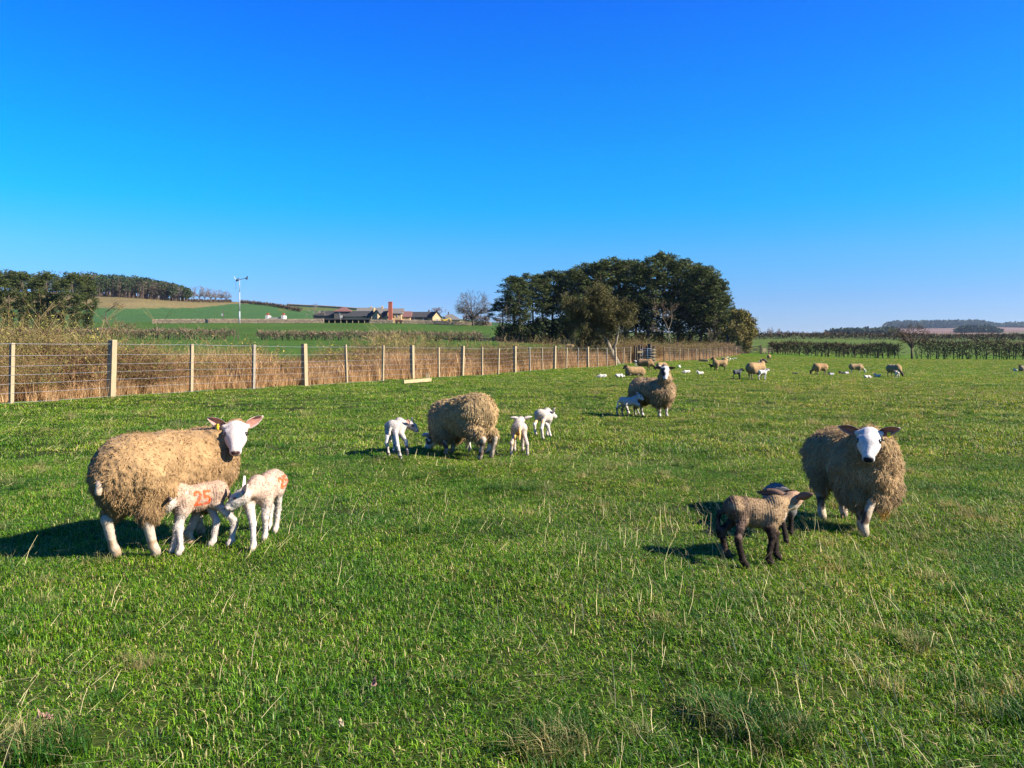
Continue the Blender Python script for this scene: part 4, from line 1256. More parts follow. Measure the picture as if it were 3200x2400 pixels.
M_TWIG = mat_vcol("dry_twigs", rough=.85, spec=.1, nscale=6, namp=.3, bump=0, island=.35, transl=.12)
M_DEADG = mat_vcol("dead_tall_grass", rough=.8, spec=.1, nscale=3, namp=.2, bump=0, island=.3, transl=.3)
rng = np.random.default_rng(31)
def deadgrass(n, h0, h1, spread):
    V, F4, F3, C = blades(rng, n, spread, h0, h1, .006, .014, .45, ((.55, .33, .15), (.40, .22, .10)), straw=.35, strawcol=((.62, .44, .23), (.42, .27, .14)), sph=True)
    return np_mesh("dead_grass", V, [F4, F3], M_DEADG, False, col=C)
dg = [deadgrass(120, .35, .95, .55) for _ in range(4)]
tw = []
for k in range(4):
    V, F_, C = tube_twigs(rng, 26, .6, 1.3, .5, .016, (.26, .14, .07), (.12, .07, .04), leaf=1, leafcol=((.12, .09, .03), (.18, .13, .04)))
    tw.append(np_mesh("bramble", V, F_, M_TWIG, False, col=C))
for k in range(3):
    V, F_, C = tube_twigs(rng, 14, 1.1, 2.0, .45, .015, (.24, .17, .08), (.14, .10, .04), leaf=3, lean=.3, leafcol=((.13, .14, .03), (.22, .21, .05)), leafs=.045)
    tw.append(np_mesh("sapling", V, F_, M_TWIG, False, col=C))
nx_, ny_ = -fdir.y, fdir.x       # away from the meadow
def band(n, y0, y1, o0, o1, pw=1.0):
    y = y0+(y1-y0)*rng.random(n)**pw; o_ = o0+(o1-o0)*rng.random(n)
    x = FA+FB*y+nx_*o_; yy = y+ny_*o_
    return x, yy, o_, y
# dead grass
x, y, o_, ys_ = band(6800, 9, 128, .15, 4.5, 1.5)
k = rng.random(len(x)) < .35+.65*vnoise(x, y, .35, 41)
k &= ~((ys_ > 66.2) & (ys_ < 75) & (o_ < 1.5))
k &= np.hypot(x-8.95, (y-63.6)*.6) > 1.1
x, y, o_, ys_ = x[k], y[k], o_[k], ys_[k]
hs = (.78+.45*rng.random(len(x)))*(.5+.85*vnoise(x, y, .33, 43))*np.where(o_ < .6, .6, 1.0)
scatter("dead_grass_strip", np.stack([x, y, land(x, y)-.03], 1), rng.random(len(x))*6.28, np.stack([hs*1.3, hs*1.3, hs*1.05], 1), dg, rng.integers(0, 4, len(x)),
        "tawny dead grass standing thick behind the wire fence", "dry grass")
# bramble and saplings
x, y, o_, ys_ = band(5200, 9, 127, .9, 6.0, 1.35)
uu = U0+F*x/y
dens = np.interp(uu, [-600, 0, 300, 480, 560, 700, 800, 950, 1100, 1300, 1450, 1600], [1, 1, 1, .95, .75, .5, .6, .6, .6, .5, .6, .8])
k = rng.random(len(x)) < dens*(.15+1.2*vnoise(x, y, .26, 45))
k &= np.hypot(x-8.95, (y-63.6)*.6) > 1.3
x, y, o_, uu = x[k], y[k], o_[k], uu[k]
hh = np.interp(uu, [-600, 0, 200, 300, 480, 560, 700, 950, 1300, 1600], [1.2, 1.12, 1.1, 1.08, 1.1, 1.0, .95, 1.0, 1.0, 1.2])
hh = hh*(.5+.9*vnoise(x, y, .38, 46))*(.8+.3*rng.random(len(x)))
vid = np.where((rng.random(len(x)) < np.where(uu < 560, .4, .16)), rng.integers(4, 7, len(x)), rng.integers(0, 4, len(x)))
scatter("bramble_scrub", np.stack([x, y, land(x, y)-.03], 1), rng.random(len(x))*6.28, np.stack([hh, hh, hh*.95], 1), tw, vid,
        "brown bramble and sapling scrub tangled behind the wire fence", "scrub")
# ------------------------------------------------------------------ trees
M_BARK = mat_noise("bark", (.115, .085, .06), (.055, .04, .03), 4, .95, .6, .02, stretch=(3, 3, .7))
M_BARKP = mat_noise("pale_bark", (.25, .20, .14), (.12, .09, .06), 2.5, .95, .6, .02, stretch=(3, 3, .8))
M_NEED = mat_vcol("pine_needles", rough=.75, spec=.15, nscale=.5, namp=.25, bump=0, island=.35, transl=.18)
M_FINE = mat_vcol("fine_twigs", rough=.9, spec=.05, nscale=.6, namp=.2, bump=0, island=.25)
def cards(rng, P, size, asp, col0, col1, updir=.5):
    n = len(P)
    d = rng.normal(size=(n, 3)); d[:, 2] = np.abs(d[:, 2])*updir; d /= np.linalg.norm(d, axis=1)[:, None]
    s = np.cross(d, rng.normal(size=(n, 3))); s /= np.linalg.norm(s, axis=1)[:, None]
    L = size*(.6+.8*rng.random(n))[:, None]
    V = np.stack([P-s*L*asp, P+s*L*asp, P+d*L+s*L*asp*.5, P+d*L-s*L*asp*.3], 1).reshape(-1, 3)
    F_ = np.arange(n)[:, None]*4+np.array([[0, 1, 2, 3]])
    k = rng.random(n)[:, None]
    c = np.array(col0)*(1-k)+np.array(col1)*k
    return V, F_, np.repeat(c, 4, 0)

def pine_parts(seed, H=16.0, crown0=.35, Rm=3.2, n_cl=70, per=80, dome=1.0, ivy=0.0):
    """trunk, limbs and needle pads of a Scots pine"""
    rg = np.random.default_rng(seed)
    tr = MB(); z = np.linspace(0, H*.93, 9)
    wx = np.cumsum(rg.normal(0, .10, 9)); wy = np.cumsum(rg.normal(0, .10, 9)); wx -= wx[0]; wy -= wy[0]
    tr.tube(np.stack([wx, wy, z-.3], 1), np.linspace(.26, .06, 9)*H/16, 7)
    PV = []
    def pad(c, rx, rz, n):
        q = rg.normal(size=(n, 3)); q /= np.linalg.norm(q, axis=1)[:, None]
        q *= (rg.random(n)**.4)[:, None]
        PV.append(c+q*np.array([rx*1.15, rx*1.15, rz*1.55]))
    for i in range(n_cl):
        t = crown0+(1-crown0)*rg.random()**.75
        prof = math.sqrt(max(.04, 1-((t-.62)/.42)**2)) if t > .62 else .45+.55*(t-crown0)/(.62-crown0+1e-6)
        az = rg.random()*6.283; r = Rm*prof*(.25+.8*math.sqrt(rg.random()))*dome
        zz = H*t; bx, by = np.interp(zz, z, wx), np.interp(zz, z, wy)
        c = np.array([bx+r*math.cos(az), by+r*math.sin(az), zz+.12*r])
        if i % 3 == 0: tr.tube([(bx, by, zz-.25*r-.3), (bx+(c[0]-bx)*.5, by+(c[1]-by)*.5, zz-.1*r-.2), tuple(c)], [.07, .05, .02], 4, cap=False)
        pad(c, .55+.5*rg.random(), .32+.25*rg.random(), per)
    if ivy:
        for i in range(int(ivy)):
            zz = H*(.02+.45*rg.random()); az = rg.random()*6.283; rr_ = .35+.9*rg.random()
            pad(np.array([rr_*math.cos(az), rr_*math.sin(az), zz]), .5, .7, per//2)
    P = np.concatenate(PV)
    V, F_, C = cards(rg, P, .40, .20, (.024, .040, .011), (.082, .092, .026))
    return tr.mesh("trunk", M_BARK, True), np_mesh("crown", V, F_, M_NEED, False, col=C)
PINES = [pine_parts(100+k, 16, [.30, .42, .5, .22, .36][k], [3.4, 2.9, 2.7, 3.6, 3.1][k], [88, 62, 50, 100, 74][k], 75, ivy=[14, 6, 12, 22, 0][k]) for k in range(5)]
IVY = [pine_parts(120+k, 16, .12, 2.7, 74, 75, ivy=36) for k in range(2)]
def tree_from(parts, name, label, cat, loc, sx, sz, rz, group=None, names=("trunk", "crown")):
    r = empty(name, loc, rz); tag(r, label, cat, group); r.scale = (sx, sx, sz)
    for nm, me in zip(names, parts): link_mesh(nm, me, r)
    return r
ORD = ["first", "second", "third", "fourth", "fifth", "sixth", "seventh", "eighth", "ninth", "tenth", "eleventh", "twelfth", "thirteenth", "fourteenth", "fifteenth", "sixteenth", "seventeenth", "eighteenth", "nineteenth", "twentieth", "twenty-first", "twenty-second"]
# the round clump of pines: (u, top v, Y, variant, width factor)
CL = [(1085, 652, 150, 2, .85), (1112, 600, 152, 1, .95), (1122, 612, 146, 3, .7), (1152, 592, 155, 2, .95), (1172, 600, 149, 0, .75), (1192, 589, 154, 1, 1.0), (1222, 583, 158, 0, .9), (1248, 582, 150, 3, .9),
      (1272, 571, 155, 0, 1.05), (1300, 566, 149, 1, 1.05), (1322, 560, 160, 4, 1.05), (1350, 566, 151, 3, 1.0), (1376, 561, 158, 0, 1.0), (1400, 557, 148, 4, 1.05), (1432, 551, 156, 1, 1.1), (1462, 563, 150, 3, 1.05),
      (1490, 570, 158, 0, 1.0), (1512, 578, 148, 3, 1.0), (1535, 590, 155, 0, 1.0), (1547, 606, 147, 3, .8), (1562, 642, 152, 0, .7), (1240, 640, 141, 3, .7)]
rr = random.Random(8)
for i, (u, v, Y, k, w) in enumerate(CL):
    b = at(u, Y); H = h_of(v, Y)-b.z
    tree_from(PINES[k], "pine_tree", f"tall dark Scots pine, {ORD[i]} from the left along the skyline of the round clump" if i < 21 else "short bushy pine low at the front left of the round clump", "tree",
              b, w*1.12, H/16.3, rr.random()*6.28, "pines of the round clump")
# shade-side undergrowth of the clump: holly and laurel mass
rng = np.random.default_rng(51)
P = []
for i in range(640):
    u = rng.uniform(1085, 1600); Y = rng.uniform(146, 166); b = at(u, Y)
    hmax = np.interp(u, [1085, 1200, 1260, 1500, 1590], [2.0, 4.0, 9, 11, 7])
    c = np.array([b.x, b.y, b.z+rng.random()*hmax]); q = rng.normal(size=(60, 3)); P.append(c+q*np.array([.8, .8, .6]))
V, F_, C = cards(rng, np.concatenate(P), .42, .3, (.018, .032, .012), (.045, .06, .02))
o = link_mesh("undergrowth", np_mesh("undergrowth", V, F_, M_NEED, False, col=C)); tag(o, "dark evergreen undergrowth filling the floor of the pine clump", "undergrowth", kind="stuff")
# left wood near the scrub
LW = [(-60, 585, 196, 3, 1.2), (-15, 588, 190, 0, 1.25), (18, 586, 198, 3, 1.3), (52, 590, 186, 0, 1.15), (82, 598, 200, 3, 1.0), (104, 590, 188, 3, 1.1), (132, 604, 196, 2, .85), (160, 592, 186, 3, 1.05), (188, 596, 190, 0, 1.15)]
for i, (u, v, Y, k, w) in enumerate(LW):
    b = at(u, Y); H = h_of(v, Y)-b.z
    tree_from(IVY[i % 2], "pine_tree", f"ivy-clad pine, {ORD[i]} from the left in the wood behind the scrub", "tree", b, w*.82, H/16.3, rr.random()*6.28, "pines of the left wood")

def bare_parts(seed, H, W, trunk_r, levels=5, fork=.28, twig=.05, up=.35, droop=0.0, col=((.15, .11, .08), (.10, .07, .05)), bark=None, lean=(0, 0), nb=(3, 4), curve=.18, ratio=.72, leaf=0, leafcol=None, low=.0, tw_n=5, leafs=.12, env=False):
    rg = np.random.default_rng(seed); tr = MB(); tV = []; tF = []; tC = []
    c0, c1 = np.array(col[0]), np.array(col[1])
    L0 = H*fork
    def sliver(a, b, wa, wb, c):
        d = b-a; s = np.cross(d, rg.normal(size=3)); s /= np.linalg.norm(s)+1e-9
        k = len(tV); tV.extend([a-s*wa/2, a+s*wa/2, b+s*wb/2, b-s*wb/2]); tF.append([k, k+1, k+2, k+3]); tC.extend([c]*4)
    wide = W/H*1.6
    def grow(p, d, L, r, lv):
        pts = [p]; dd = d.copy(); n = 4 if lv < 2 else 3
        for s in range(n):
            dd = dd+rg.normal(size=3)*curve+np.array([0, 0, up*.12-droop*.1*(lv > 2)]); dd /= np.linalg.norm(dd)
            nx2 = pts[-1]+dd*L/n
            if env and lv > 0 and (nx2[0]**2+nx2[1]**2)/(W*.5)**2+((nx2[2]-H*.58)/(H*.42))**2 > 1:
                if len(pts) < 2: pts.append(pts[-1]+dd*L/n*.3)
                lv = levels; break
            pts.append(nx2)
        if lv <= 2 and r > .03: tr.tube(pts, np.linspace(r, r*.62, len(pts)), 6 if lv < 2 else 4, cap=lv == 0)
        else:
            c = c0+(c1-c0)*rg.random()
            for a, b in zip(pts, pts[1:]): sliver(a, b, max(r*2, twig), max(r*1.5, twig*.8), c)
        if lv >= levels:
            for _ in range(tw_n):
                a = pts[rg.integers(1, len(pts))]; q = dd*.5+rg.normal(size=3)*.6; q /= np.linalg.norm(q); e = a+q*L*.55
                c = c0+(c1-c0)*rg.random(); sliver(a, e, twig*.7, twig*.35, c)
                for _l in range(leaf):
                    lp = a+(e-a)*rg.random()+rg.normal(size=3)*.1; ld = rg.normal(size=3); ld /= np.linalg.norm(ld)
                    lc = np.array(leafcol[0])+(np.array(leafcol[1])-np.array(leafcol[0]))*rg.random(); sliver(lp, lp+ld*leafs, leafs*.6, leafs*.3, lc)
            return
        for i in range(rg.integers(nb[0], nb[1]+1)):
            k = len(pts)-1 if i < 2 else rg.integers(max(1, len(pts)-3), len(pts))
            q = rg.normal(size=3); q -= dd*(q @ dd); q /= np.linalg.norm(q)+1e-9; q[2] *= .6
            nd = dd*(.75 if lv else .6)+q*(.75*wide if lv < 3 else .8)+np.array([0, 0, up*.25]); nd /= np.linalg.norm(nd)
            grow(pts[k], nd, L*ratio*rg.uniform(.8, 1.15), r*(.62 if i < 2 else .45), lv+1)
    d0 = np.array([lean[0], lean[1], 1.0]); d0 /= np.linalg.norm(d0)
    grow(np.array([0, 0, -.15]), d0, L0, trunk_r, 0)
    # scale to the wanted size
    V = np.array(tV)
    zmax = V[:, 2].max(); wr = np.percentile(np.abs(V[:, 0]-np.median(V[:, 0])), 97)
    sz = H/zmax; sx = (W/2)/wr
    V = V*np.array([sx, sx, sz])
    tv = [q*np.array([sx, sx, sz]) for q in tr.V]; tr.V = tv
    return tr.mesh("trunk", bark or M_BARK, True), np_mesh("crown", V, np.array(tF), M_FINE, False, col=np.array(tC))

def dome_parts(seed, H, W, trunk_r, base=.16, n1=18, n2=9, n3_=6, twig=.05, col=((.15, .11, .08), (.10, .07, .05)), bark=None, flat_=.0):
    """round-crowned bare tree: limbs fan from a low fork to an even dome"""
    rg = np.random.default_rng(seed); tr = MB(); tV = []; tF = []; tC = []
    c0, c1 = np.array(col[0]), np.array(col[1])
    def sliver(a, b, wa, wb, c):
        d = b-a; s = np.cross(d, rg.normal(size=3)); s /= np.linalg.norm(s)+1e-9
        k = len(tV); tV.extend([a-s*wa/2, a+s*wa/2, b+s*wb/2, b-s*wb/2]); tF.append([k, k+1, k+2, k+3]); tC.extend([c]*4)
    zc = H*(base+.36); rz = H-zc
    def surf(shrink=1.0, low=-.55):
        z = rg.uniform(low, 1); a = rg.random()*6.283; r = math.sqrt(1-min(.999, abs(z)**(2+flat_)))*(1+rg.normal()*.04)
        return np.array([W*.5*r*math.cos(a)*shrink, W*.5*r*math.sin(a)*shrink, zc+rz*z*shrink*(1 if z > 0 else .75)])
    f0 = np.array([rg.normal()*.02*W, 0, H*base])
    tr.tube([(0, 0, -.3), (f0[0]*.4, 0, H*base*.5), tuple(f0)], [trunk_r, trunk_r*.85, trunk_r*.8], 8)
    def limb(a, b, r0, r1, n, lift):
        pts = []
        for i in range(n+1):
            t = i/n; p = a+(b-a)*t; p = p+np.array([0, 0, lift*math.sin(math.pi*t)])+rg.normal(size=3)*.012*H*(0 < i < n); pts.append(p)
        return pts
    for i in range(n1):
        e = surf(.82); pts = limb(f0+rg.normal(size=3)*.01*H, e, 0, 0, 5, H*.07)
        tr.tube(pts, np.linspace(trunk_r*.42, .03, len(pts)), 5, cap=False)
        for j in range(n2):
            k = rg.integers(1, 6); p = pts[k]; q = surf(.97)
            for _ in range(6):
                q2 = surf(.97)
                if np.linalg.norm(q2-p) < np.linalg.norm(q-p): q = q2
            p2 = limb(p, q, 0, 0, 4, H*.02); c = c0+(c1-c0)*rg.random()
            for a, b in zip(p2, p2[1:]): sliver(a, b, twig*1.6, twig*1.2, c)
            for m in range(n3_):
                s_ = p2[rg.integers(1, 5)]; out = (s_-np.array([0, 0, zc*.7])); out /= np.linalg.norm(out)
                d = out*.8+rg.normal(size=3)*.5; d /= np.linalg.norm(d); L = H*.10*rg.uniform(.5, 1.1)
                e2 = s_+d*L; sliver(s_, e2, twig, twig*.6, c)
                for _ in range(2): d3 = d*.7+rg.normal(size=3)*.5; sliver(s_+d*L*rg.uniform(.3, .9), e2+d3*L*.35, twig*.6, twig*.4, c)
    V = np.array(tV)
    return tr.mesh("trunk", bark or M_BARK, True), np_mesh("crown", V, np.array(tF), M_FINE, False, col=np.array(tC))
def dome_tree(u, vtop, Y, W_px, name, label, seed, **kw):
    b = at(u, Y); H = h_of(vtop, Y)-b.z; W = W_px/F*Y
    return tree_from(dome_parts(seed, H, W, kw.pop('tr', H*.028), **kw), name, label, "tree", b, 1, 1, 0)
def bare_tree(u, vtop, Y, W_px, name, label, seed, vbase=None, **kw):
    b = at(u, Y); H = h_of(vtop, Y)-b.z; W = W_px/F*Y
    pr = bare_parts(seed, H, W, kw.pop('tr', H*.028), **kw)
    return tree_from(pr, name, label, "tree", b, 1, 1, 0)
# big bare sycamore by the farm
dome_tree(1022, 626, 290, 72, "bare_tree", "large round-crowned bare tree standing right of the farm buildings", 5, tr=.42, n1=22, n2=9, twig=.07, col=((.12, .10, .085), (.09, .075, .06)))
# leaning hawthorn at the fence
def leaning():
    b = Vector((fx(1337, 64.5), 64.5, 0)); b.z = gz(b.x, b.y)
    r = empty("hawthorn_tree", b); tag(r, "gnarled hawthorn leaning left over the wire fence, trunk half pale", "tree")
    rg = np.random.default_rng(9)
    z = lambda v: h_of(v, 64.5)-b.z
    X = lambda u: fx(u, 64.5)-b.x
    tr = MB()
    tr.tube([(0, 0, -.2), (X(1328), .0, z(775)), (X(1319), 0, z(757)), (X(1311), 0, z(738)), (X(1304), .1, z(722)), (X(1296), .1, z(700))], [.26, .24, .25, .19, .14, .09], 8)
    tr.tube([(X(1319), 0, z(757)), (X(1330), -.1, z(742)), (X(1334), -.15, z(722)), (X(1333), -.1, z(702)), (X(1325), 0, z(684))], [.16, .11, .085, .07, .05], 7)
    tr.tube([(X(1316), 0, z(752)), (X(1300), -.1, z(751)), (X(1288), -.2, z(748))], [.12, .08, .04], 6)
    tr.tube([(X(1330), -.1, z(735)), (X(1345), -.1, z(715)), (X(1348), -.1, z(695))], [.07, .05, .03], 6)
    rel_tr = tr.build("trunk", M_BARKP, r, smooth=True)
    V = []; Fq = []; C = []
    def sliver(a, b_, wa, wb, c):
        d = b_-a; s = np.cross(d, rg.normal(size=3)); s /= np.linalg.norm(s)+1e-9
        k = len(V); V.extend([a-s*wa/2, a+s*wa/2, b_+s*wb/2, b_-s*wb/2]); Fq.append([k, k+1, k+2, k+3]); C.extend([c]*4)
    def ramify(p, d, L, w, lv):
        q = p
        for s in range(3):
            e = q+d*L/3; sliver(q, e, w, w*.85, np.array((.15, .11, .06))*rg.uniform(.6, 1.2)); q = e
            d = d+rg.normal(size=3)*.28; d /= np.linalg.norm(d)
            if lv < 3:
                for _ in range(2 if s else 1):
                    nd = d*.5+rg.normal(size=3)*.6; nd /= np.linalg.norm(nd); ramify(q, nd, L*.62, w*.66, lv+1)
            else:
                for _ in range(3):
                    e2 = q+norm(d*.4+rg.normal(size=3)*.6)*.28; sliver(q, e2, .022, .012, np.array((.10, .09, .042))*rg.uniform(.6, 1.3))
                    lp = q+rg.normal(size=3)*.12; ld = rg.normal(size=3); ld /= np.linalg.norm(ld); sliver(lp, lp+ld*.09, .05, .03, np.array((.085, .075, .025))*rg.uniform(.7, 1.5))
    for (u, v, dx, dz) in ((1304, 722, -.5, .8), (1296, 700, -.2, 1), (1311, 738, -.9, .5), (1300, 712, -.9, .5), (1296, 702, .4, .9), (1325, 684, -.3, 1), (1333, 706, .2, .9), (1343, 705, -.1, 1), (1288, 748, -.9, .3), (1304, 722, .3, .9), (1262, 690, -.3, .9), (1275, 710, -.6, .6), (1296, 690, .0, 1), (1270, 668, .3, .9), (1250, 690, -.2, .8)):
        ramify(np.array([X(u), rg.normal()*.2, z(v)]), norm((dx, rg.normal()*.3, dz)), 1.35, .07, 0)
    # join the outer limbs to the stem
    for a, b2 in (((1304, 722), (1275, 710)), ((1275, 710), (1262, 690)), ((1296, 700), (1270, 668)), ((1262, 690), (1250, 690))):
        sliver(np.array([X(a[0]), 0, z(a[1])]), np.array([X(b2[0]), 0, z(b2[1])]), .12, .07, np.array((.14, .11, .07)))
    link_mesh("crown", np_mesh("crown", V, np.array(Fq), M_FINE, False, col=np.array(C)), r)
leaning()
bare_tree(1450, 636, 138, 62, "bare_tree", "pale bare tree with feathery branches against the dark middle of the pine clump", 15, levels=5, fork=.5, twig=.028, nb=(3, 3), up=.2, tr=.16, bark=M_BARKP, col=((.30, .21, .14), (.22, .15, .10)), tw_n=3, curve=.12)
bare_tree(1572, 664, 140, 72, "willow_tree", "olive-budded willow at the right end of the pine clump", 16, levels=5, fork=.22, twig=.06, nb=(3, 4), up=.3, tr=.2, col=((.20, .17, .06), (.14, .12, .045)), leaf=2, leafcol=((.10, .095, .025), (.17, .13, .04)), tw_n=6, leafs=.14)
bare_tree(1593, 692, 137, 48, "willow_bush", "low olive willow bush leaning out towards the far field gate", 17, levels=4, fork=.25, twig=.06, nb=(4, 5), up=.2, tr=.12, col=((.24, .18, .09), (.16, .12, .05)), leaf=2, leafcol=((.12, .105, .03), (.19, .14, .05)), tw_n=7, leafs=.13)
bare_tree(1090, 648, 146, 56, "bare_tree", "slender bare birch at the left end of the pine clump", 18, levels=5, fork=.45, twig=.05, nb=(3, 3), up=.4, tr=.12, bark=M_BARKP, col=((.20, .16, .11), (.13, .10, .07)), tw_n=5)
bare_tree(1545, 680, 139, 46, "bare_tree", "small grey bare tree in front of the right half of the clump", 19, levels=4, fork=.35, twig=.05, nb=(3, 4), up=.3, tr=.11, col=((.20, .16, .10), (.12, .10, .06)), tw_n=6)
dome_tree(1970, 703, 127, 64, "hawthorn_tree", "wind-shaped bare hawthorn in the gap of the right-hand hedge", 20, tr=.2, base=.32, n1=13, n2=7, n3_=7, twig=.04, flat_=1.0, col=((.12, .08, .05), (.08, .055, .04)))
bare_tree(235, 648, 180, 66, "larch_tree", "thin brown larch with level branches right of the left wood", 23, levels=4, fork=.75, twig=.05, nb=(4, 5), up=-.1, tr=.13, col=((.22, .15, .08), (.15, .10, .05)), tw_n=5, ratio=.42)
bare_tree(272, 688, 120, 44, "bare_shrub", "small bare thorn bush showing over the scrub right of the larch", 24, levels=4, fork=.3, twig=.035, nb=(3, 4), up=.3, tr=.06, col=((.17, .13, .08), (.11, .08, .05)), tw_n=4)
bare_tree(688, 651, 320, 42, "bare_tree", "pale bare tree just left of the long slate barn", 25, levels=4, fork=.35, twig=.06, nb=(3, 4), up=.3, tr=.15, col=((.30, .24, .19), (.22, .17, .13)), tw_n=5)
bare_tree(948, 663, 330, 34, "bare_tree", "small reddish bare tree behind the black-roofed farm range", 26, levels=4, fork=.35, twig=.06, nb=(3, 4), up=.3, tr=.12, col=((.20, .11, .09), (.14, .08, .06)), tw_n=5)
dome_tree(1664, 707, 900, 14, "bare_tree", "left one of two tiny bare trees on the horizon above the field gate", 27, n1=9, n2=6, n3_=4, twig=.2, tr=.3, col=((.24, .19, .16), (.18, .14, .12)))
dome_tree(1684, 710, 900, 13, "bare_tree", "right one of two tiny bare trees on the horizon above the field gate", 28, n1=9, n2=6, n3_=4, twig=.2, tr=.3, col=((.24, .19, .16), (.18, .14, .12)))
bare_tree(1926, 704, 420, 22, "round_tree", "small round pale tree behind the far hedge, left of the hawthorn", 29, levels=4, fork=.25, twig=.14, nb=(4, 5), up=.1, tr=.25, col=((.24, .22, .11), (.18, .17, .08)), tw_n=7)
# row of round bare trees along the hill
HR = [(384, 622, 30), (402, 628, 22), (418, 621, 26), (430, 619, 26), (442, 622, 26), (456, 625, 24), (466, 628, 20), (477, 627, 24), (489, 630, 24)]
hv = [dome_parts(60+k, 10, 9.5, .22, base=.2, n1=12, n2=7, n3_=5, twig=.10, col=((.19, .155, .135), (.13, .11, .095))) for k in range(2)]
for i, (u, v, w) in enumerate(HR):
    Y = np.interp(u, [380, 490], [560, 640]); b = at(u, Y)
    tree_from(hv[i % 2], "bare_tree", f"round grey bare tree, {ORD[i]} from the left in the row on the hill crest", "tree", b, w*.9/F*Y/9.5, (h_of(v, Y)-b.z)/10*1.05, i*1.3, "bare trees on the hill crest")
# shrubs standing in the scrub
def shrub(u, vtop, Y, W, n, name, label, seed, col, leafcol, leaf=3, w=.03, lean=.35, branch=4, leafs=.07, H=None):
    rg = np.random.default_rng(seed); x = fx(u, Y); z = gz(x, Y); H = h_of(vtop, Y)-z
    V, F_, C = tube_twigs(rg, int(n*1.8) if n > 10 else n, H*.65, H, W*.28, w, *col, branch=branch, lean=lean, leaf=leaf, leafcol=leafcol, leafs=leafs)
    s = (W/2)/np.percentile(np.abs(V[:, 0]), 96); V[:, :2] *= s; V[:, 2] *= H/V[:, 2].max()
    o = link_mesh(name, np_mesh(name, V, F_, M_TWIG, False, col=C), None, (x, Y, z-.03)); tag(o, label, "shrub"); return o
OL = ((.26, .22, .04), (.40, .33, .08))
shrub(850, 690, 38.5, 3.2, 34, "willow_shrub", "tall olive willow shrub behind the fence in front of the farm", 1, ((.34, .24, .13), (.20, .14, .07)), OL, w=.022, leafs=.055)
shrub(845, 642, 40, 2.6, 5, "bare_sapling", "few long bare shoots rising in front of the brick chimney", 2, ((.16, .11, .07), (.13, .09, .06)), OL, leaf=0, w=.02, lean=.5, branch=2)
shrub(1097, 722, 52, 2.6, 30, "hawthorn_shrub", "rounded brown shrub behind the fence below the left end of the clump", 3, ((.24, .15, .09), (.17, .11, .06)), OL, w=.025, leaf=1)
shrub(740, 722, 34, 2.6, 16, "bramble_bush", "dark brown bush behind the fence left of the willow shrub", 4, ((.15, .09, .06), (.10, .07, .04)), OL, w=.02, leaf=2)
shrub(565, 715, 28, 2.2, 14, "gorse_bush", "olive bush with dark stems behind the fence at the end of the tall scrub", 5, ((.13, .09, .06), (.10, .07, .04)), OL, w=.018, leaf=3)
shrub(185, 672, 24, 1.7, 9, "budding_sapling", "budding sapling poking highest out of the scrub before the left wood", 6, ((.26, .20, .09), (.18, .14, .05)), OL, w=.018, leaf=3, lean=.2)
shrub(130, 684, 24, 1.7, 8, "budding_sapling", "second tall budding sapling left of the highest one in the scrub", 7, ((.26, .20, .09), (.18, .14, .05)), OL, w=.018, leaf=3, lean=.2)
shrub(345, 684, 30, 2.0, 6, "dark_sapling", "dark forked bare sapling standing over the scrub below the green hill", 8, ((.10, .07, .05), (.07, .05, .03)), OL, w=.025, leaf=0, lean=.45)
shrub(425, 690, 27, 1.4, 5, "pale_sapling", "pale leafless sapling over the scrub left of the wind turbine", 9, ((.40, .32, .18), (.30, .23, .12)), OL, w=.015, leaf=1, lean=.25)
shrub(1375, 730, 92, 6.0, 50, "reed_bush", "tall straw-coloured bush in front of the dark pine clump, right of the leaning hawthorn", 10, ((.36, .26, .12), (.24, .18, .08)), OL, w=.05, leaf=1, lean=.35)
shrub(1430, 735, 100, 7.0, 50, "reed_bush", "broad brown bush behind the pen, in front of the pale bare tree", 11, ((.32, .20, .12), (.24, .15, .09)), OL, w=.05, leaf=1, lean=.4)
shrub(1500, 740, 118, 7.0, 50, "reed_bush", "pinkish brown bush behind the fence under the right half of the clump", 12, ((.32, .19, .13), (.26, .16, .11)), OL, w=.06, leaf=0, lean=.4)
shrub(1550, 733, 126, 6.5, 50, "reed_bush", "rust-brown bush behind the last fence posts by the willow", 13, ((.32, .20, .12), (.24, .15, .09)), OL, w=.06, leaf=1, lean=.4)

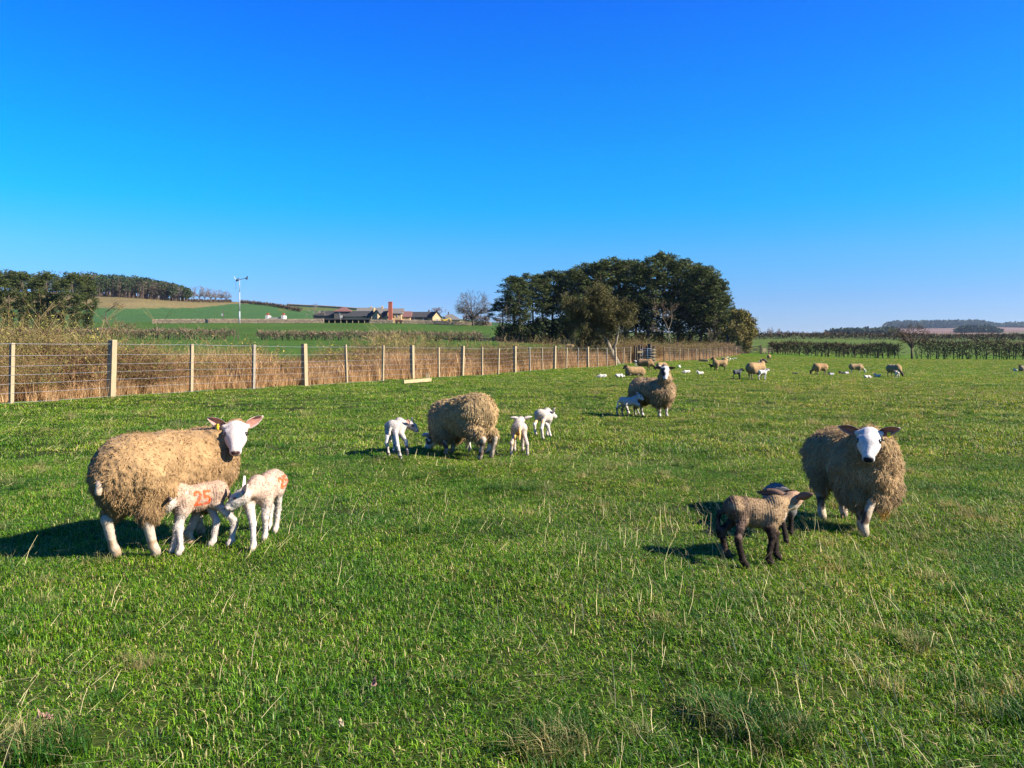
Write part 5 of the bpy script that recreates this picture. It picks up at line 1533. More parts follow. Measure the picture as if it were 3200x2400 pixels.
# ------------------------------------------------------------------ far wood on the hill: one mass
rng = np.random.default_rng(77); VV, FF_, CC = [], [], []; off = 0
for i in range(430):
    u = rng.uniform(-420, 405) if i % 3 else rng.uniform(180, 405); Y = rng.uniform(560, 700)
    low_ = np.interp(u, [-400, 0, 190, 300, 360, 405], [575, 583, 589, 598, 608, 622])
    b = at(u, Y); H = max(5.0, (h_of(low_, Y)-b.z)*rng.uniform(.78, 1.02)); W = rng.uniform(3.2, 5.0)
    n = 170; q = rng.normal(size=(n, 3)); q /= np.linalg.norm(q, axis=1)[:, None]; q *= (rng.random(n)**.35)[:, None]
    pine = rng.random() < .75 or Y > 620
    P = np.array([b.x, b.y, b.z+H*.62])+q*np.array([W, W, H*.42])
    c0, c1 = ((.022, .038, .016), (.05, .068, .024)) if pine else ((.13, .09, .065), (.09, .065, .045))
    V, F_, C = cards(rng, P, 1.3 if pine else 1.6, .28 if pine else .08, c0, c1)
    VV.append(V); FF_.append(F_+off); CC.append(C); off += len(V)
    for dx in (0, rng.normal()*1.2):     # trunks
        a = np.array([b.x+dx, b.y, b.z-1]); e = a+np.array([rng.normal()*.3, 0, H*.75]); s = np.array([.28, 0, 0])
        V = np.array([a-s, a+s, e+s*.6, e-s*.6, a-s+[0, .3, 0], a+s+[0, .3, 0], e+s*.6+[0, .3, 0], e-s*.6+[0, .3, 0]])
        VV.append(V); FF_.append(np.array([[0, 1, 2, 3], [5, 4, 7, 6], [1, 5, 6, 2], [4, 0, 3, 7]])+off); CC.append(np.tile((.14, .10, .075), (8, 1))); off += 8
o = link_mesh("hill_wood", np_mesh("hill_wood", np.concatenate(VV), np.concatenate(FF_), M_NEED, False, col=np.concatenate(CC)))
tag(o, "dark pine wood with brown margin covering the top of the left hill", "wood", kind="stuff")

# ------------------------------------------------------------------ hedges
def hedge(path, h, wd, name, label, dens=26, seed=1, col=((.11, .075, .05), (.06, .045, .03)), stems=True, size=.45, tag_kind=None, asp=.07, step=.9, hvar=.12, leaf=((.05, .055, .02), (.08, .08, .03)), leafn=.03):
    rg = np.random.default_rng(seed); P = []; st = MB()
    pts = [at(u, Y) for (u, Y) in path]; root_loc = pts[0].copy()
    for a, b in zip(pts, pts[1:]):
        L = (b-a).length; n = max(2, int(L/step)); m_ = n*dens*3
        t = rg.random(m_); X_ = a.x+(b.x-a.x)*t+rg.normal(0, .1, m_); Y_ = a.y+(b.y-a.y)*t+(rg.random(m_)-.5)*wd
        hl_ = h*(1-hvar+2*hvar*vnoise(X_, X_*0, .5, seed))
        zz = .06+.94*rg.random(m_)**.6 if stems else rg.random(m_)**.8
        P.append(np.stack([X_, Y_, land(X_, Y_)+hl_*zz*(.93+.1*rg.random(m_))], 1))
        for i in range(n):
            c = a.lerp(b, (i+rg.random())/n); c.z = gz(c.x, c.y); hh = h
            if stems:
                for _ in range(3):
                    x0 = c.x+rg.normal()*.3; y0 = c.y+rg.normal()*wd*.2
                    st.tube([(x0-root_loc.x, y0-root_loc.y, c.z-root_loc.z-.1), (x0+rg.normal()*.15-root_loc.x, y0-root_loc.y, c.z-root_loc.z+hh*.5), (x0+rg.normal()*.35-root_loc.x, y0-root_loc.y, c.z-root_loc.z+hh*.9)], [.07, .05, .02], 4, cap=False)
    P = np.concatenate(P)-np.array(root_loc)
    V, F_, C = cards(rg, P, size, asp, *col, updir=1.2)
    V2, F2, C2 = cards(rg, P[rg.random(len(P)) < leafn]+rg.normal(size=(1, 3))*.05, size*.5, .3, *leaf)
    r = empty(name, root_loc); tag(r, label, "hedge")
    link_mesh("foliage", np_mesh("foliage", np.concatenate([V, V2]), np.concatenate([F_, F2+len(V)]), M_FINE, False, col=np.concatenate([C, C2])), r)
    if stems: st.build("stems", M_BARK, r, smooth=True)["kind"] = "stuff"
    return r
hedge([(1662, 146), (1720, 141), (1800, 136), (1880, 131), (1942, 127)], 2.25, 1.6, "hawthorn_hedge", "dark leafless hedge between the far field gate and the lone hawthorn", dens=62, seed=1, size=.6, asp=.06)
hedge([(1985, 125), (2060, 123), (2140, 121), (2215, 120), (2420, 116)], 2.75, 1.8, "hawthorn_hedge", "taller dark leafless hedge right of the lone hawthorn", dens=66, seed=2, size=.6, asp=.06)
hedge([(1610, 300), (1750, 302), (1900, 303), (2060, 300), (2300, 296)], 2.4, 1.8, "field_hedge", "clipped dark hedge across the field behind the right-hand hedges", dens=22, seed=3, size=.9, step=1.6, stems=False, asp=.10)
hedge([(1580, 405), (1750, 405), (1950, 402), (2300, 400)], 2.2, 2.0, "field_hedge", "thin far hedge on the horizon behind the clipped field hedge", dens=14, seed=4, size=1.1, step=2.4, stems=False, asp=.14)
hedge([(556, 142), (640, 140), (760, 140), (880, 139), (960, 138), (1042, 136)], 1.55, 1.6, "field_hedge", "clipped brown hedge crossing the field below the farm", dens=34, seed=5, size=.5, step=1.0, col=((.20, .13, .095), (.12, .085, .06)), asp=.08)
hedge([(-200, 150), (0, 147), (200, 146), (380, 144), (508, 143)], 1.9, 1.6, "field_hedge", "brown hedge behind the scrub reaching to the gap left of the field hedge", dens=34, seed=6, size=.5, step=1.0, col=((.20, .13, .095), (.12, .085, .06)), asp=.08)
hedge([(520, 592), (570, 560), (610, 535), (650, 500)], 1.8, 2.5, "hill_hedge", "dark hedge slanting down the green hill behind the turbine", dens=14, seed=7, size=1.3, step=3, stems=False, asp=.16)
hedge([(405, 555), (450, 590), (500, 640)], 1.6, 2.5, "hill_hedge", "low dark hedge at the feet of the bare trees on the hill crest", dens=14, seed=8, size=1.3, step=3, stems=False, asp=.16)
hedge([(1000, 300), (1058, 298)], 3.6, 3, "field_hedge", "brown thicket at the foot of the large bare tree by the farm", dens=40, seed=9, size=.9, step=1.2, stems=False, col=((.15, .095, .07), (.10, .07, .05)), asp=.12)
# far woods on the right
def far_wood(name, label, u0, u1, Y0, Y1, vt, n, seed, W, col, size):
    rg = np.random.default_rng(seed); VV, FF_, CC = [], [], []; off = 0
    for i in range(n):
        u = rg.uniform(u0, u1); Y = rg.uniform(Y0, Y1); b = at(u, Y)
        vtop = np.interp(u, [q[0] for q in vt], [q[1] for q in vt])
        H = max(3.0, (h_of(vtop, Y)-b.z)*rg.uniform(.86, 1.0)); m_ = 46
        q = rg.normal(size=(m_, 3)); q /= np.linalg.norm(q, axis=1)[:, None]
        P = np.array([b.x, b.y, b.z+H*.5])+q*np.array([W, W, H*.48])
        V, F_, C = cards(rg, P, size, .35, *col); VV.append(V); FF_.append(F_+off); CC.append(C); off += len(V)
    o = link_mesh(name, np_mesh(name, np.concatenate(VV), np.concatenate(FF_), M_NEED, False, col=np.concatenate(CC))); tag(o, label, "wood", kind="stuff")
FC = ((.020, .036, .022), (.04, .055, .032))
far_wood("far_plantation", "flat-topped plantation on the distant hill at the right", 1916, 2140, 3100, 3350, [(1916, 706), (1925, 699), (2060, 697), (2115, 697), (2140, 703)], 620, 1, 13, FC, 14)
far_wood("far_wood", "low distant wood at the right edge beyond the plantation", 2150, 2500, 3200, 3400, [(2150, 704), (2200, 700), (2500, 699)], 380, 2, 13, FC, 13)
far_wood("dark_copse", "dark conifer copse standing alone on the pale far field", 2072, 2156, 1500, 1560, [(2072, 712), (2085, 707), (2140, 708), (2156, 717)], 170, 3, 6, ((.018, .032, .018), (.035, .05, .026)), 6)
far_wood("tree_belt", "thin distant tree belt left of the plantation above the far hedge", 1792, 1935, 1150, 1300, [(1792, 717), (1850, 714), (1890, 714), (1935, 712)], 150, 4, 5, FC, 6)
# ------------------------------------------------------------------ farm
M_SLATE = mat_noise("slate_roof", (.030, .030, .034), (.055, .053, .055), 2.2, .9, .4, .03, stretch=(1, 1, 3), spec=.08)
M_GSLATE = mat_noise("grey_slate_roof", (.11, .10, .09), (.16, .145, .13), 2.0, .9, .4, .03, stretch=(1, 1, 3), spec=.08)
M_RED = mat_noise("red_tile_roof", (.17, .075, .065), (.12, .06, .055), 2.2, .8, .4, .03)
M_BRICK = mat_noise("red_brick", (.32, .085, .045), (.25, .065, .04), 3, .85, .3, .02)
M_STONE = mat_noise("sandstone_wall", (.50, .34, .18), (.38, .26, .14), 1.6, .9, .5, .03)
M_SHADE_STONE = mat_noise("shaded_stone_wall", (.13, .11, .09), (.075, .065, .06), 1.6, .9, .5, .03)  # shade on the farm's dark walls is put into this stone colour
M_WHITE = flat("white_render", (.38, .36, .34), .8, .2)
M_GLASS = flat("window_glass", (.05, .06, .08), .1, .8)
M_FRAME = flat("painted_frame", (.6, .6, .58), .5, .4)
M_DARK = flat("shed_dark", (.03, .028, .027), .9, .1)
YB = 318.0
def farm(name, label, u0, u1, v_ridge, v_eave, v_base, Y=YB, depth=7.0, roof=None, wall=None, gable=None, hip=(0, 0), ridge_in=None, wins=(), chim=(), gx=None, cat="building", turn=0.0):
    """a range whose long side faces the meadow (gable=None) or whose gable end does (gable='front')"""
    roof = roof or M_SLATE; wall = wall or M_STONE
    xa, xb = fx(u0, Y), fx(u1, Y); zb = h_of(v_base, Y)-1.2; ze = h_of(v_eave, Y); zr = h_of(v_ridge, Y)
    r = empty(name, ((xa+xb)/2, Y, zb+1.2)); tag(r, label, cat)
    ya, yb = Y, Y+depth
    m = MB()
    if gable == 'front':
        xm = (xa+xb)/2
        V = [(xa, ya, zb), (xb, ya, zb), (xb, yb, zb), (xa, yb, zb), (xa, ya, ze), (xb, ya, ze), (xb, yb, ze), (xa, yb, ze), (xm, ya, zr), (xm, yb, zr)]
        m.poly(V, [(0, 1, 5, 4), (2, 3, 7, 6), (1, 2, 6, 5), (3, 0, 4, 7), (4, 5, 8), (6, 7, 9)])
        rel(m.build("wall", wall, None), r)
        t = .25; o = .35
        for sx, xe in ((-1, xa), (1, xb)):
            mm = MB(); dz = (zr-ze); sl = dz/abs(xe-xm)
            A = [(xm, ya-o, zr+t), (xm, yb+o, zr+t), (xe+sx*o, yb+o, ze-sl*o+t), (xe+sx*o, ya-o, ze-sl*o+t)]
            B_ = [(p[0], p[1], p[2]-t) for p in A]
            mm.poly(A+B_, [(0, 1, 2, 3), (7, 6, 5, 4), (0, 3, 7, 4), (1, 0, 4, 5), (2, 1, 5, 6), (3, 2, 6, 7)])
            rel(mm.build("roof", roof, None), r)
    else:
        ym = (ya+yb)/2; hl, hr = hip
        V = [(xa, ya, zb), (xb, ya, zb), (xb, yb, zb), (xa, yb, zb), (xa, ya, ze), (xb, ya, ze), (xb, yb, ze), (xa, yb, ze)]
        F_ = [(0, 1, 5, 4), (2, 3, 7, 6), (1, 2, 6, 5), (3, 0, 4, 7)]
        if not hl: V.append((xa, ym, zr)); F_.append((7, 4, len(V)-1))
        if not hr: V.append((xb, ym, zr)); F_.append((5, 6, len(V)-1))
        m.poly(V, F_); rel(m.build("wall", wall, None), r)
        t = .22; o = .35; sl = (zr-ze)/(ym-ya)
        rl, rr2 = xa+hl-(0 if hl else o), xb-hr+(0 if hr else o); el, er = xa-o, xb+o; zo = ze-sl*o+t
        A = [(el, ya-o, zo), (er, ya-o, zo), (er, yb+o, zo), (el, yb+o, zo), (rl, ym, zr+t), (rr2, ym, zr+t)]
        A += [(p[0], p[1], p[2]-t) for p in A]
        mm = MB(); mm.poly(A, [(0, 1, 5, 4), (2, 3, 4, 5), (7, 6, 10, 11), (9, 8, 11, 10), (6, 7, 1, 0), (8, 9, 3, 2), (1, 7, 8, 2), (6, 0, 3, 9)] + ([(1, 2, 5), (3, 0, 4)]))
        rel(mm.build("roof", roof, None), r)
    for (u, v0_, v1_, w) in wins:
        x = fx(u, Y); w_ = w/F*Y; z0_, z1_ = h_of(v1_, Y), h_of(v0_, Y)
        mm = MB(); mm.box((x, ya-.04, (z0_+z1_)/2), (w_, .10, z1_-z0_)); fr = mm.build("window", M_FRAME, None); rel(fr, r)
        mm = MB(); mm.box((x, ya-.10, (z0_+z1_)/2), (w_*.7, .03, (z1_-z0_)*.82)); pn = mm.build("pane", M_GLASS, fr)
    for (u, vt, w, mt) in chim:
        x = fx(u, Y); w_ = w/F*Y; yc = ya+depth*(.5 if gable != 'front' else .3)
        mm = MB(); mm.box((x, yc, (h_of(vt, Y)+zr-1.5)/2+.2), (w_, w_, h_of(vt, Y)-zr+1.9)); mm.box((x, yc, h_of(vt, Y)), (w_*1.15, w_*1.15, .25))
        mm.tube([(x, yc, h_of(vt, Y)), (x, yc, h_of(vt, Y)+.6)], .18, 6)
        rel(mm.build("chimney", mt, None), r)
    r.rotation_euler.z = rad(turn)
    return r
farm("barn", "long low dark barn at the left end of the farm", 677, 724, 671.6, 682, 690, roof=M_SLATE, wall=M_SHADE_STONE, hip=(2.2, 0), depth=9)
farm("granary", "square farm building with a pyramid roof left of the middle", 722, 757, 662.8, 672.5, 690, roof=M_RED, wall=M_SHADE_STONE, hip=(3.2, 3.2), depth=6.5, Y=316, wins=((733, 675, 680, 3),))
farm("barn", "slate-roofed barn between the pyramid roof and the gabled cottage", 744, 806, 672, 683.5, 690.5, Y=314, roof=M_SLATE, wall=M_STONE, depth=7, hip=(1.8, 0))
farm("farmhouse", "farmhouse behind the front barns with a long dark roof", 770, 818, 664.5, 674, 688, Y=332, roof=M_GSLATE, wall=M_STONE, depth=8, chim=((798, 663.5, 4, M_STONE),))
farm("farmhouse", "taller grey-roofed house behind the brick chimney", 815, 868, 666, 677.5, 692, Y=328, roof=M_GSLATE, wall=M_STONE, depth=9, chim=((822, 662, 3.6, M_STONE),))
farm("cottage", "gabled sandstone cottage left of the brick chimney", 802, 825, 671, 684, 692, Y=311, gable='front', roof=M_SLATE, depth=5, turn=32, chim=((811, 667.5, 4, M_STONE),), wins=((813, 684, 689, 2.5),))
farm("cottage", "gabled sandstone cottage carrying the tall brick chimney", 829, 850, 672.5, 684, 693, Y=310, gable='front', roof=M_SLATE, depth=5, turn=32, wins=((838, 683, 688, 2.2),))
farm("stone_shed", "tan stone building right of the brick chimney", 849, 867, 674, 677.5, 694, Y=312, roof=M_GSLATE, depth=6, wins=((858, 681, 685, 2.2),))
farm("red_roofed_barn", "barn with a faded red roof right of the brick chimney", 864, 886, 672.8, 684, 694, Y=314, roof=M_RED, wall=M_STONE, depth=7)
farm("barn", "long black-roofed range with small windows right of the red roof", 885, 936, 673.5, 685, 695, Y=316, roof=M_SLATE, wall=M_SHADE_STONE, depth=9, wins=((895, 686, 692, 2.6), (914, 687, 692, 2.6)), chim=((924, 670.5, 3, M_SHADE_STONE),))
farm("barn_end", "pale sandstone gable end closing the black-roofed range", 933.5, 954, 673.8, 684.8, 696, Y=313, gable='front', roof=M_SLATE, wall=M_STONE, turn=32, depth=5.0, wins=((942, 688, 694, 1.6), (945.5, 688, 694, 1.6)))
farm("cottage", "low hipped cottage at the right end of the farm", 954, 994, 679, 690.5, 696, Y=318, roof=M_GSLATE, wall=M_STONE, depth=8, hip=(2, 3.5), chim=((967, 675.5, 2.6, M_SHADE_STONE),))
x0, x1 = fx(840, 309.5), fx(848.4, 309.5)
m = MB(); zb_, zt = h_of(692, 309), h_of(652.5, 309); w0 = x1-x0; xm = (x0+x1)/2
V = [(-w0/2, -w0/2, 0), (w0/2, -w0/2, 0), (w0/2, w0/2, 0), (-w0/2, w0/2, 0), (-w0*.46, -w0*.46, zt-zb_), (w0*.46, -w0*.46, zt-zb_), (w0*.46, w0*.46, zt-zb_), (-w0*.46, w0*.46, zt-zb_)]
r = empty("chimney_stack", (xm, 308.4, zb_)); tag(r, "tall square red brick chimney rising over the farm roofs", "chimney")
m.add(V, [[0, 3, 2, 1], [4, 5, 6, 7], [0, 1, 5, 4], [1, 2, 6, 5], [2, 3, 7, 6], [3, 0, 4, 7]]); m.build("shaft", M_BRICK, r)
m = MB(); m.box((0, 0, zt-zb_-.1), (w0*1.02, w0*1.02, .35)); m.build("cap", M_BRICK, r)
# open dark sheds and small things in the yard
def open_shed(u0, u1, vt, vb, Y, label, n):
    xa, xb = fx(u0, Y), fx(u1, Y); zb, zt = h_of(vb, Y), h_of(vt, Y); r = empty("open_shed", (xa, Y, zb)); tag(r, label, "shed")
    m = MB(); m.poly([(xa, Y-.3, zt-.25), (xb, Y-.3, zt-.25), (xb, Y+3, zt+.2), (xa, Y+3, zt+.2), (xa, Y-.3, zt-.4), (xb, Y-.3, zt-.4), (xb, Y+3, zt+.05), (xa, Y+3, zt+.05)], [(0, 1, 2, 3), (7, 6, 5, 4), (4, 5, 1, 0), (5, 6, 2, 1), (6, 7, 3, 2), (7, 4, 0, 3)])
    rel(m.build("roof", M_DARK, None), r)
    m = MB(); m.box(((xa+xb)/2, Y+2.8, (zt+zb)/2-.3), (xb-xa, .2, zt-zb+.6)); rel(m.build("wall", M_DARK, None), r)
    for k in range(n):
        m = MB(); x = xa+(xb-xa)*k/(n-1); m.box((x, Y, (zb+zt)/2-.3), (.25, .25, zt-zb)); rel(m.build("post", M_POST, None), r)
open_shed(698, 800, 688.5, 698, 303, "long low black open shed in front of the farm barns", 9)
m = MB(); m.box((0, 0, 0), (1.0, .08, 1.1)); m.box((-.2, 0, -.9), (.12, .08, .9)); x = fx(737, 301)
tag(m.build("white_board", M_WHITE, None, loc=(x, 301, h_of(684, 301))), "white square board standing before the pyramid-roofed building", "sign")
M_YEL = flat("yellow_paint", (.75, .50, .03), .4); M_RUST = mat_noise("rust", (.16, .06, .035), (.08, .04, .03), 3, .9, .3, .02)
def digger():
    Y = 302; x = fx(960, Y); z = h_of(697.5, Y); r = empty("digger", (x, Y, z)); tag(r, "small yellow digger parked behind the farm wall", "digger")
    m = MB(); m.box((.2, 0, 1.0), (1.7, 1.3, .8)); m.build("body", M_YEL, r)
    m = MB(); m.box((-.1, 0, 1.9), (1.0, 1.1, 1.0)); m.build("cab", M_GLASS, r)
    m = MB(); m.tube([(1.0, 0, 1.2), (1.7, 0, 1.9), (2.4, 0, 1.5), (2.5, 0, .7)], .14, 6); m.tube([(-.9, 0, 1.1), (-1.5, 0, 1.6), (-1.9, 0, .7)], .12, 6); m.build("boom", M_YEL, r)
    for xx in (-.6, .8):
        for yy in (-.65, .65):
            m = MB(); m.tube([(xx, yy-.12, .5), (xx, yy+.12, .5)], .5, 10); m.build("wheel", M_DARK, r)
digger()
Y = 300; x = fx(862, Y); z = h_of(699, Y); r = empty("farm_trailer", (x, Y, z)); tag(r, "rusty brown trailer in the gap of the farm wall", "trailer")
m = MB(); m.box((0, 0, 1.0), (2.9, 1.6, .9)); m.build("body", M_RUST, r)
for xx in (-.8, .8): m = MB(); m.tube([(xx, -1, .45), (xx, -.7, .45)], .45, 10); m.build("wheel", M_DARK, r)
# white cottage gables beyond the wall, left
r = farm("white_cottage", "white-gabled cottage roof showing over the wall right of the wind turbine", 577, 608, 686, 690, 699, Y=330, roof=M_GSLATE, wall=M_WHITE, depth=5)
for u in (575.5, 609.5):
    m = MB(); m.box((fx(u, 330), 332.5, (h_of(681, 330)+h_of(699, 330))/2), (1.1, 4.6, h_of(681, 330)-h_of(699, 330))); rel(m.build("gable_wall", M_WHITE, None), r)
    m = MB(); m.box((fx(u, 330), 332, h_of(679, 330)), (.9, .9, 1.3)); rel(m.build("chimney", M_BRICK, None), r)

# ------------------------------------------------------------------ dry stone walls
M_STONES = [mat_noise(f"field_stone_{c}", *cc, 3, .95, .5, .02) for c, cc in zip("abc", [((.36, .26, .16), (.26, .19, .12)), ((.28, .21, .14), (.20, .15, .11)), ((.42, .32, .20), (.30, .23, .15))])]
def stone_wall(path, h, label, seed):
    rg = random.Random(seed); pts = [at(u, Y) for u, Y in path]; r = empty("dry_stone_wall", pts[0]); tag(r, label, "wall")
    ms = [MB(), MB(), MB()]; core = MB()
    for a, b in zip(pts, pts[1:]):
        L = (b-a).length; n = max(1, int(L/3))
        for i in range(n):
            p, q = a.lerp(b, i/n), a.lerp(b, (i+1)/n); zp, zq = gz(p.x, p.y), gz(q.x, q.y)
            core.bar((p.x, p.y, zp+h/2-.15), (q.x, q.y, zq+h/2-.15), .35, h+.1)
            for row in range(4):
                for k in range(7):
                    t = (k+rg.random()*.6)/7; c = p.lerp(q, t); hz = zp*(1-t)+zq*t+h*(row+.5)/4
                    ms[rg.randrange(3)].box((c.x, c.y-.20+rg.uniform(-.03, .03), hz+rg.uniform(-.05, .05)), (rg.uniform(.3, .6), .22, h/4*rg.uniform(.8, 1.1)), rz=rg.uniform(-.1, .1))
            for k in range(6):
                c = p.lerp(q, (k+.5)/6); ms[rg.randrange(3)].box((c.x, c.y, zp*(1-k/6)+zq*k/6+h+.06), (.35, .4, rg.uniform(.15, .35)), rz=rg.uniform(-.2, .2))
    rel(core.build("wall_core", M_STONES[1], None), r)
    for k, mm in enumerate(ms):
        o = rel(mm.build("stones", M_STONES[k], None), r); o["kind"] = "stuff"
stone_wall([(330, 296), (450, 297), (520, 298), (620, 299), (700, 300)], 1.45, "sandstone field wall running from the scrub past the turbine to the farm", 1)
stone_wall([(870, 297), (940, 297), (1010, 298), (1062, 299)], 1.2, "low sandstone wall in front of the right half of the farm", 2)
stone_wall([(800, 300), (850, 299)], 1.2, "short sandstone wall between the open shed and the trailer", 3)
stone_wall([(620, 655), (720, 640), (800, 625)], 1.6, "far thin wall along the skyline behind the farm", 4)

# ------------------------------------------------------------------ wind turbine and pole
Y = 292; x = fx(517.5, Y); z = gz(x, Y); T_ = empty("wind_turbine", (x, Y, z)); tag(T_, "slim white farm wind turbine with tail vane on a stepped pole", "wind turbine")
Ht = h_of(605.5, Y)-z
M_TURB = flat("grey_painted_steel", (.30, .31, .33), .5, .4)
m = MB(); m.tube([(0, 0, -.3), (0, 0, Ht*.28)], .27, 10); m.build("mast", M_TURB, T_, smooth=True)
m = MB(); m.tube([(0, 0, Ht*.28), (0, 0, Ht*.72)], .19, 10); m.build("mast", M_TURB, T_, smooth=True)
m = MB(); m.tube([(0, 0, Ht*.72), (0, 0, Ht)], .12, 10); m.build("mast", M_TURB, T_, smooth=True)
M_DG = flat("dark_grey_metal", (.06, .06, .07), .5)
xn = fx(512, Y)-x; xt = fx(531.5, Y)-x; zn = h_of(605.2, Y)-z; zt = h_of(600.5, Y)-z
m = MB(); m.tube([(xn, 0, zn), (xt, .3, zt)], .12, 6); m.build("tail_boom", M_DG, T_)
m = MB(); m.tube([(xn-.3, 0, zn-.1), (xn+.9, 0, zn+.15)], [.42, .25], 8); m.build("generator", M_DG, T_, smooth=True)
m = MB(); m.add([(xt-.5, .3, zt-.35), (xt+.25, .3, zt+.75), (xt+.55, .3, zt+.8), (xt+.45, .3, zt-.7), (xt-.5, .38, zt-.35), (xt+.25, .38, zt+.75), (xt+.55, .38, zt+.8), (xt+.45, .38, zt-.7)], [[0, 1, 2, 3], [7, 6, 5, 4], [0, 4, 5, 1], [1, 5, 6, 2], [2, 6, 7, 3], [3, 7, 4, 0]]); m.build("tail_vane", M_DG, T_)
for (du, dv) in ((.5, -21), (-3.5, 8), (8, 5)):
    m = MB(); m.bar((xn-.35, 0, zn), (xn-.35+du/F*Y, -.5, zn+dv/F*Y), .06, .22); m.build("blade", M_TURB if dv > 0 else M_DG, T_)
Y = 335; x = fx(482.5, Y); z = gz(x, Y); m = MB(); m.tube([(0, 0, -.2), (0, 0, h_of(669, Y)-z)], .16, 6)
r = empty("utility_pole", (x, Y, z)); tag(r, "grey pole with a small white plate in the green field left of the turbine", "pole"); m.build("post", M_POSTG, r)
m = MB(); m.box((-.5, -.2, h_of(680, Y)-z), (.6, .08, 1.0)); m.build("plate", M_WHITE, r)

# ------------------------------------------------------------------ the rest of the flock
LG = "young lambs of the flock"; EG = "grown ewes of the flock"
def far_ewe(u, v, deg, label, pose='stand', face=(.2, -.6, -.5), wool=WOOL_TAN, dark=False, fat=1.0, scale=1.0, seed=1, head=None):
    X, Y = hit(u, v); th = rad(deg)
    c_face = (.06, .045, .035) if dark else (.60, .54, .48); c_leg = (.05, .04, .03) if dark == 2 else ((.14, .11, .08) if dark else (.5, .43, .36))
    ft = [(.27, .11, 0), (.22, -.11, 0), (-.27, .11, 0), (-.33, -.11, 0)]
    wool = tuple(q*.9 for q in wool); kw = dict(wool=wool, c_face=c_face, c_leg=c_leg, c_earout=c_face, coarse=True, h=.022, seed=seed, fat=fat, group=EG, S=scale, skirt=1.0)
    if pose == 'graze': poll = (.66, head or 0.0, .27); fc = (.45, .0, -.85)
    elif pose == 'lie': poll = (.48, .0, .50); fc = (.8, .1, -.4); kw['lie'] = True; ft = [(.42, .12), (.40, -.12), (-.05, .18), (-.08, -.18)]
    elif pose == 'curl': poll = (.42, .22, .22); fc = (-.2, .6, -.5); kw['lie'] = True; ft = [(.42, .12), (.40, -.12), (-.05, .18), (-.08, -.18)]
    elif pose == 'away': poll = (.60, 0, .45); fc = (.8, 0, -.6)
    else: poll = (.47, .0, .90); fc = dirl(th, *face)
    return quad("ewe", label, "sheep", (X, Y, gz(X, Y)), th, EWE, ft, poll, fc, **kw)
def far_lamb(u, v, deg, label, pose='stand', col=(.50, .44, .37), leg=None, face=None, seed=1, scale=1.0):
    X, Y = hit(u, v); th = rad(deg); leg = leg or col; fcol = face or col
    ft = [(.12, .045, 0), (.10, -.045, 0), (-.11, .045, 0), (-.16, -.045, 0)]; kw = {}
    if pose == 'lie': poll = (.17, .02, .20); fc = (.8, .2, -.1); kw['lie'] = True; ft = [(.17, .05), (.16, -.05), (-.03, .08), (-.03, -.08)]
    elif pose == 'flat': poll = (.19, .03, .09); fc = (.9, .1, -.05); kw['lie'] = True; ft = [(.2, .05), (.18, -.05), (-.03, .09), (-.03, -.08)]
    else: poll = (.20, 0, .43); fc = (.8, 0, -.25)
    return quad("lamb", label, "lamb", (X, Y, gz(X, Y)), th, LAMB, ft, poll, fc, c_body=col, c_leg=leg, c_face=fcol, c_earin=fcol, coarse=True, h=.014, seed=seed, group=LG, S=scale, **kw)
GREY = (.07, .07, .075); WH = (.50, .43, .36); BK = (.03, .03, .032)
far_ewe(1372, 812, 190, "ewe lying down behind the piebald-faced ewe, dark head to the left", 'lie', dark=True, seed=31)
far_ewe(1393, 801, -25, "brown-fleeced ewe grazing in front of the metal gate", 'graze', dark=True, seed=32, wool=(.29, .17, .08))
far_ewe(1430, 797, 215, "ewe curled up resting just behind the piebald ewe's head", 'curl', seed=33, wool=(.36, .22, .11))
far_ewe(1555, 801, 182, "dark-headed ewe standing over a black lamb, looking left", face=(-.9, -.1, -.3), dark=2, seed=34)
far_ewe(1565, 791, 85, "ewe seen from behind, just beyond the dark-headed ewe", 'away', seed=35)
far_ewe(1633, 820, 28, "thick-woolled ewe with black legs between a dark lamb and a white lamb", face=(.85, -.25, -.4), dark=1, seed=36, fat=1.08)
far_ewe(1661, 778, 70, "smallest far-off ewe, resting below the far field gate", 'away', seed=37, dark=True)
far_ewe(1772, 810, 192, "tan ewe grazing to the left, beside a small piebald lamb", 'graze', dark=True, seed=38, wool=(.37, .22, .10))
far_ewe(1849, 806.5, -12, "ewe grazing to the right with a pale face, next to a black lamb", 'graze', seed=39, wool=(.36, .24, .12))
far_ewe(1931, 815, -75, "ewe facing us with a white lamb against her front legs", 'graze', seed=40, dark=True, wool=(.38, .25, .12))
far_ewe(2212, 802, 200, "ewe cut off by the right edge of the view", 'lie', seed=41, wool=(.26, .20, .13), dark=True)
far_ewe(1231, 756.5, 165, "left one of the two ewes in the field beyond the fence", 'away', seed=42, wool=(.38, .24, .13))
far_ewe(1262, 756, 190, "right one of the two ewes beyond the fence, head down", 'graze', seed=43, wool=(.38, .27, .16))
far_lamb(1374, 791, 100, "tiny white lamb peering out left of the brown-fleeced ewe", seed=1)
far_lamb(1302, 816, 180, "white lamb stretched out asleep, left of the resting ewe", 'flat', seed=2)
far_lamb(1337, 815, 10, "small white lamb asleep close to the resting ewe", 'flat', seed=3)
far_lamb(1484, 806, 185, "long white lamb lying right of the piebald-faced ewe", 'flat', seed=4)
far_lamb(1513, 809, 190, "plump white lamb lying in the grass below the dark-headed ewe", 'lie', seed=5, scale=.95)
far_lamb(1467, 794.5, 60, "little white lamb sitting upright near the fence posts", 'lie', seed=6)
far_lamb(1539, 800, 180, "black lamb standing under the dark-headed ewe's neck", col=BK, seed=7)
far_lamb(1592, 820, 8, "slate-grey lamb walking right, behind the black-legged ewe", col=GREY, leg=BK, face=BK, seed=8, scale=1.1)
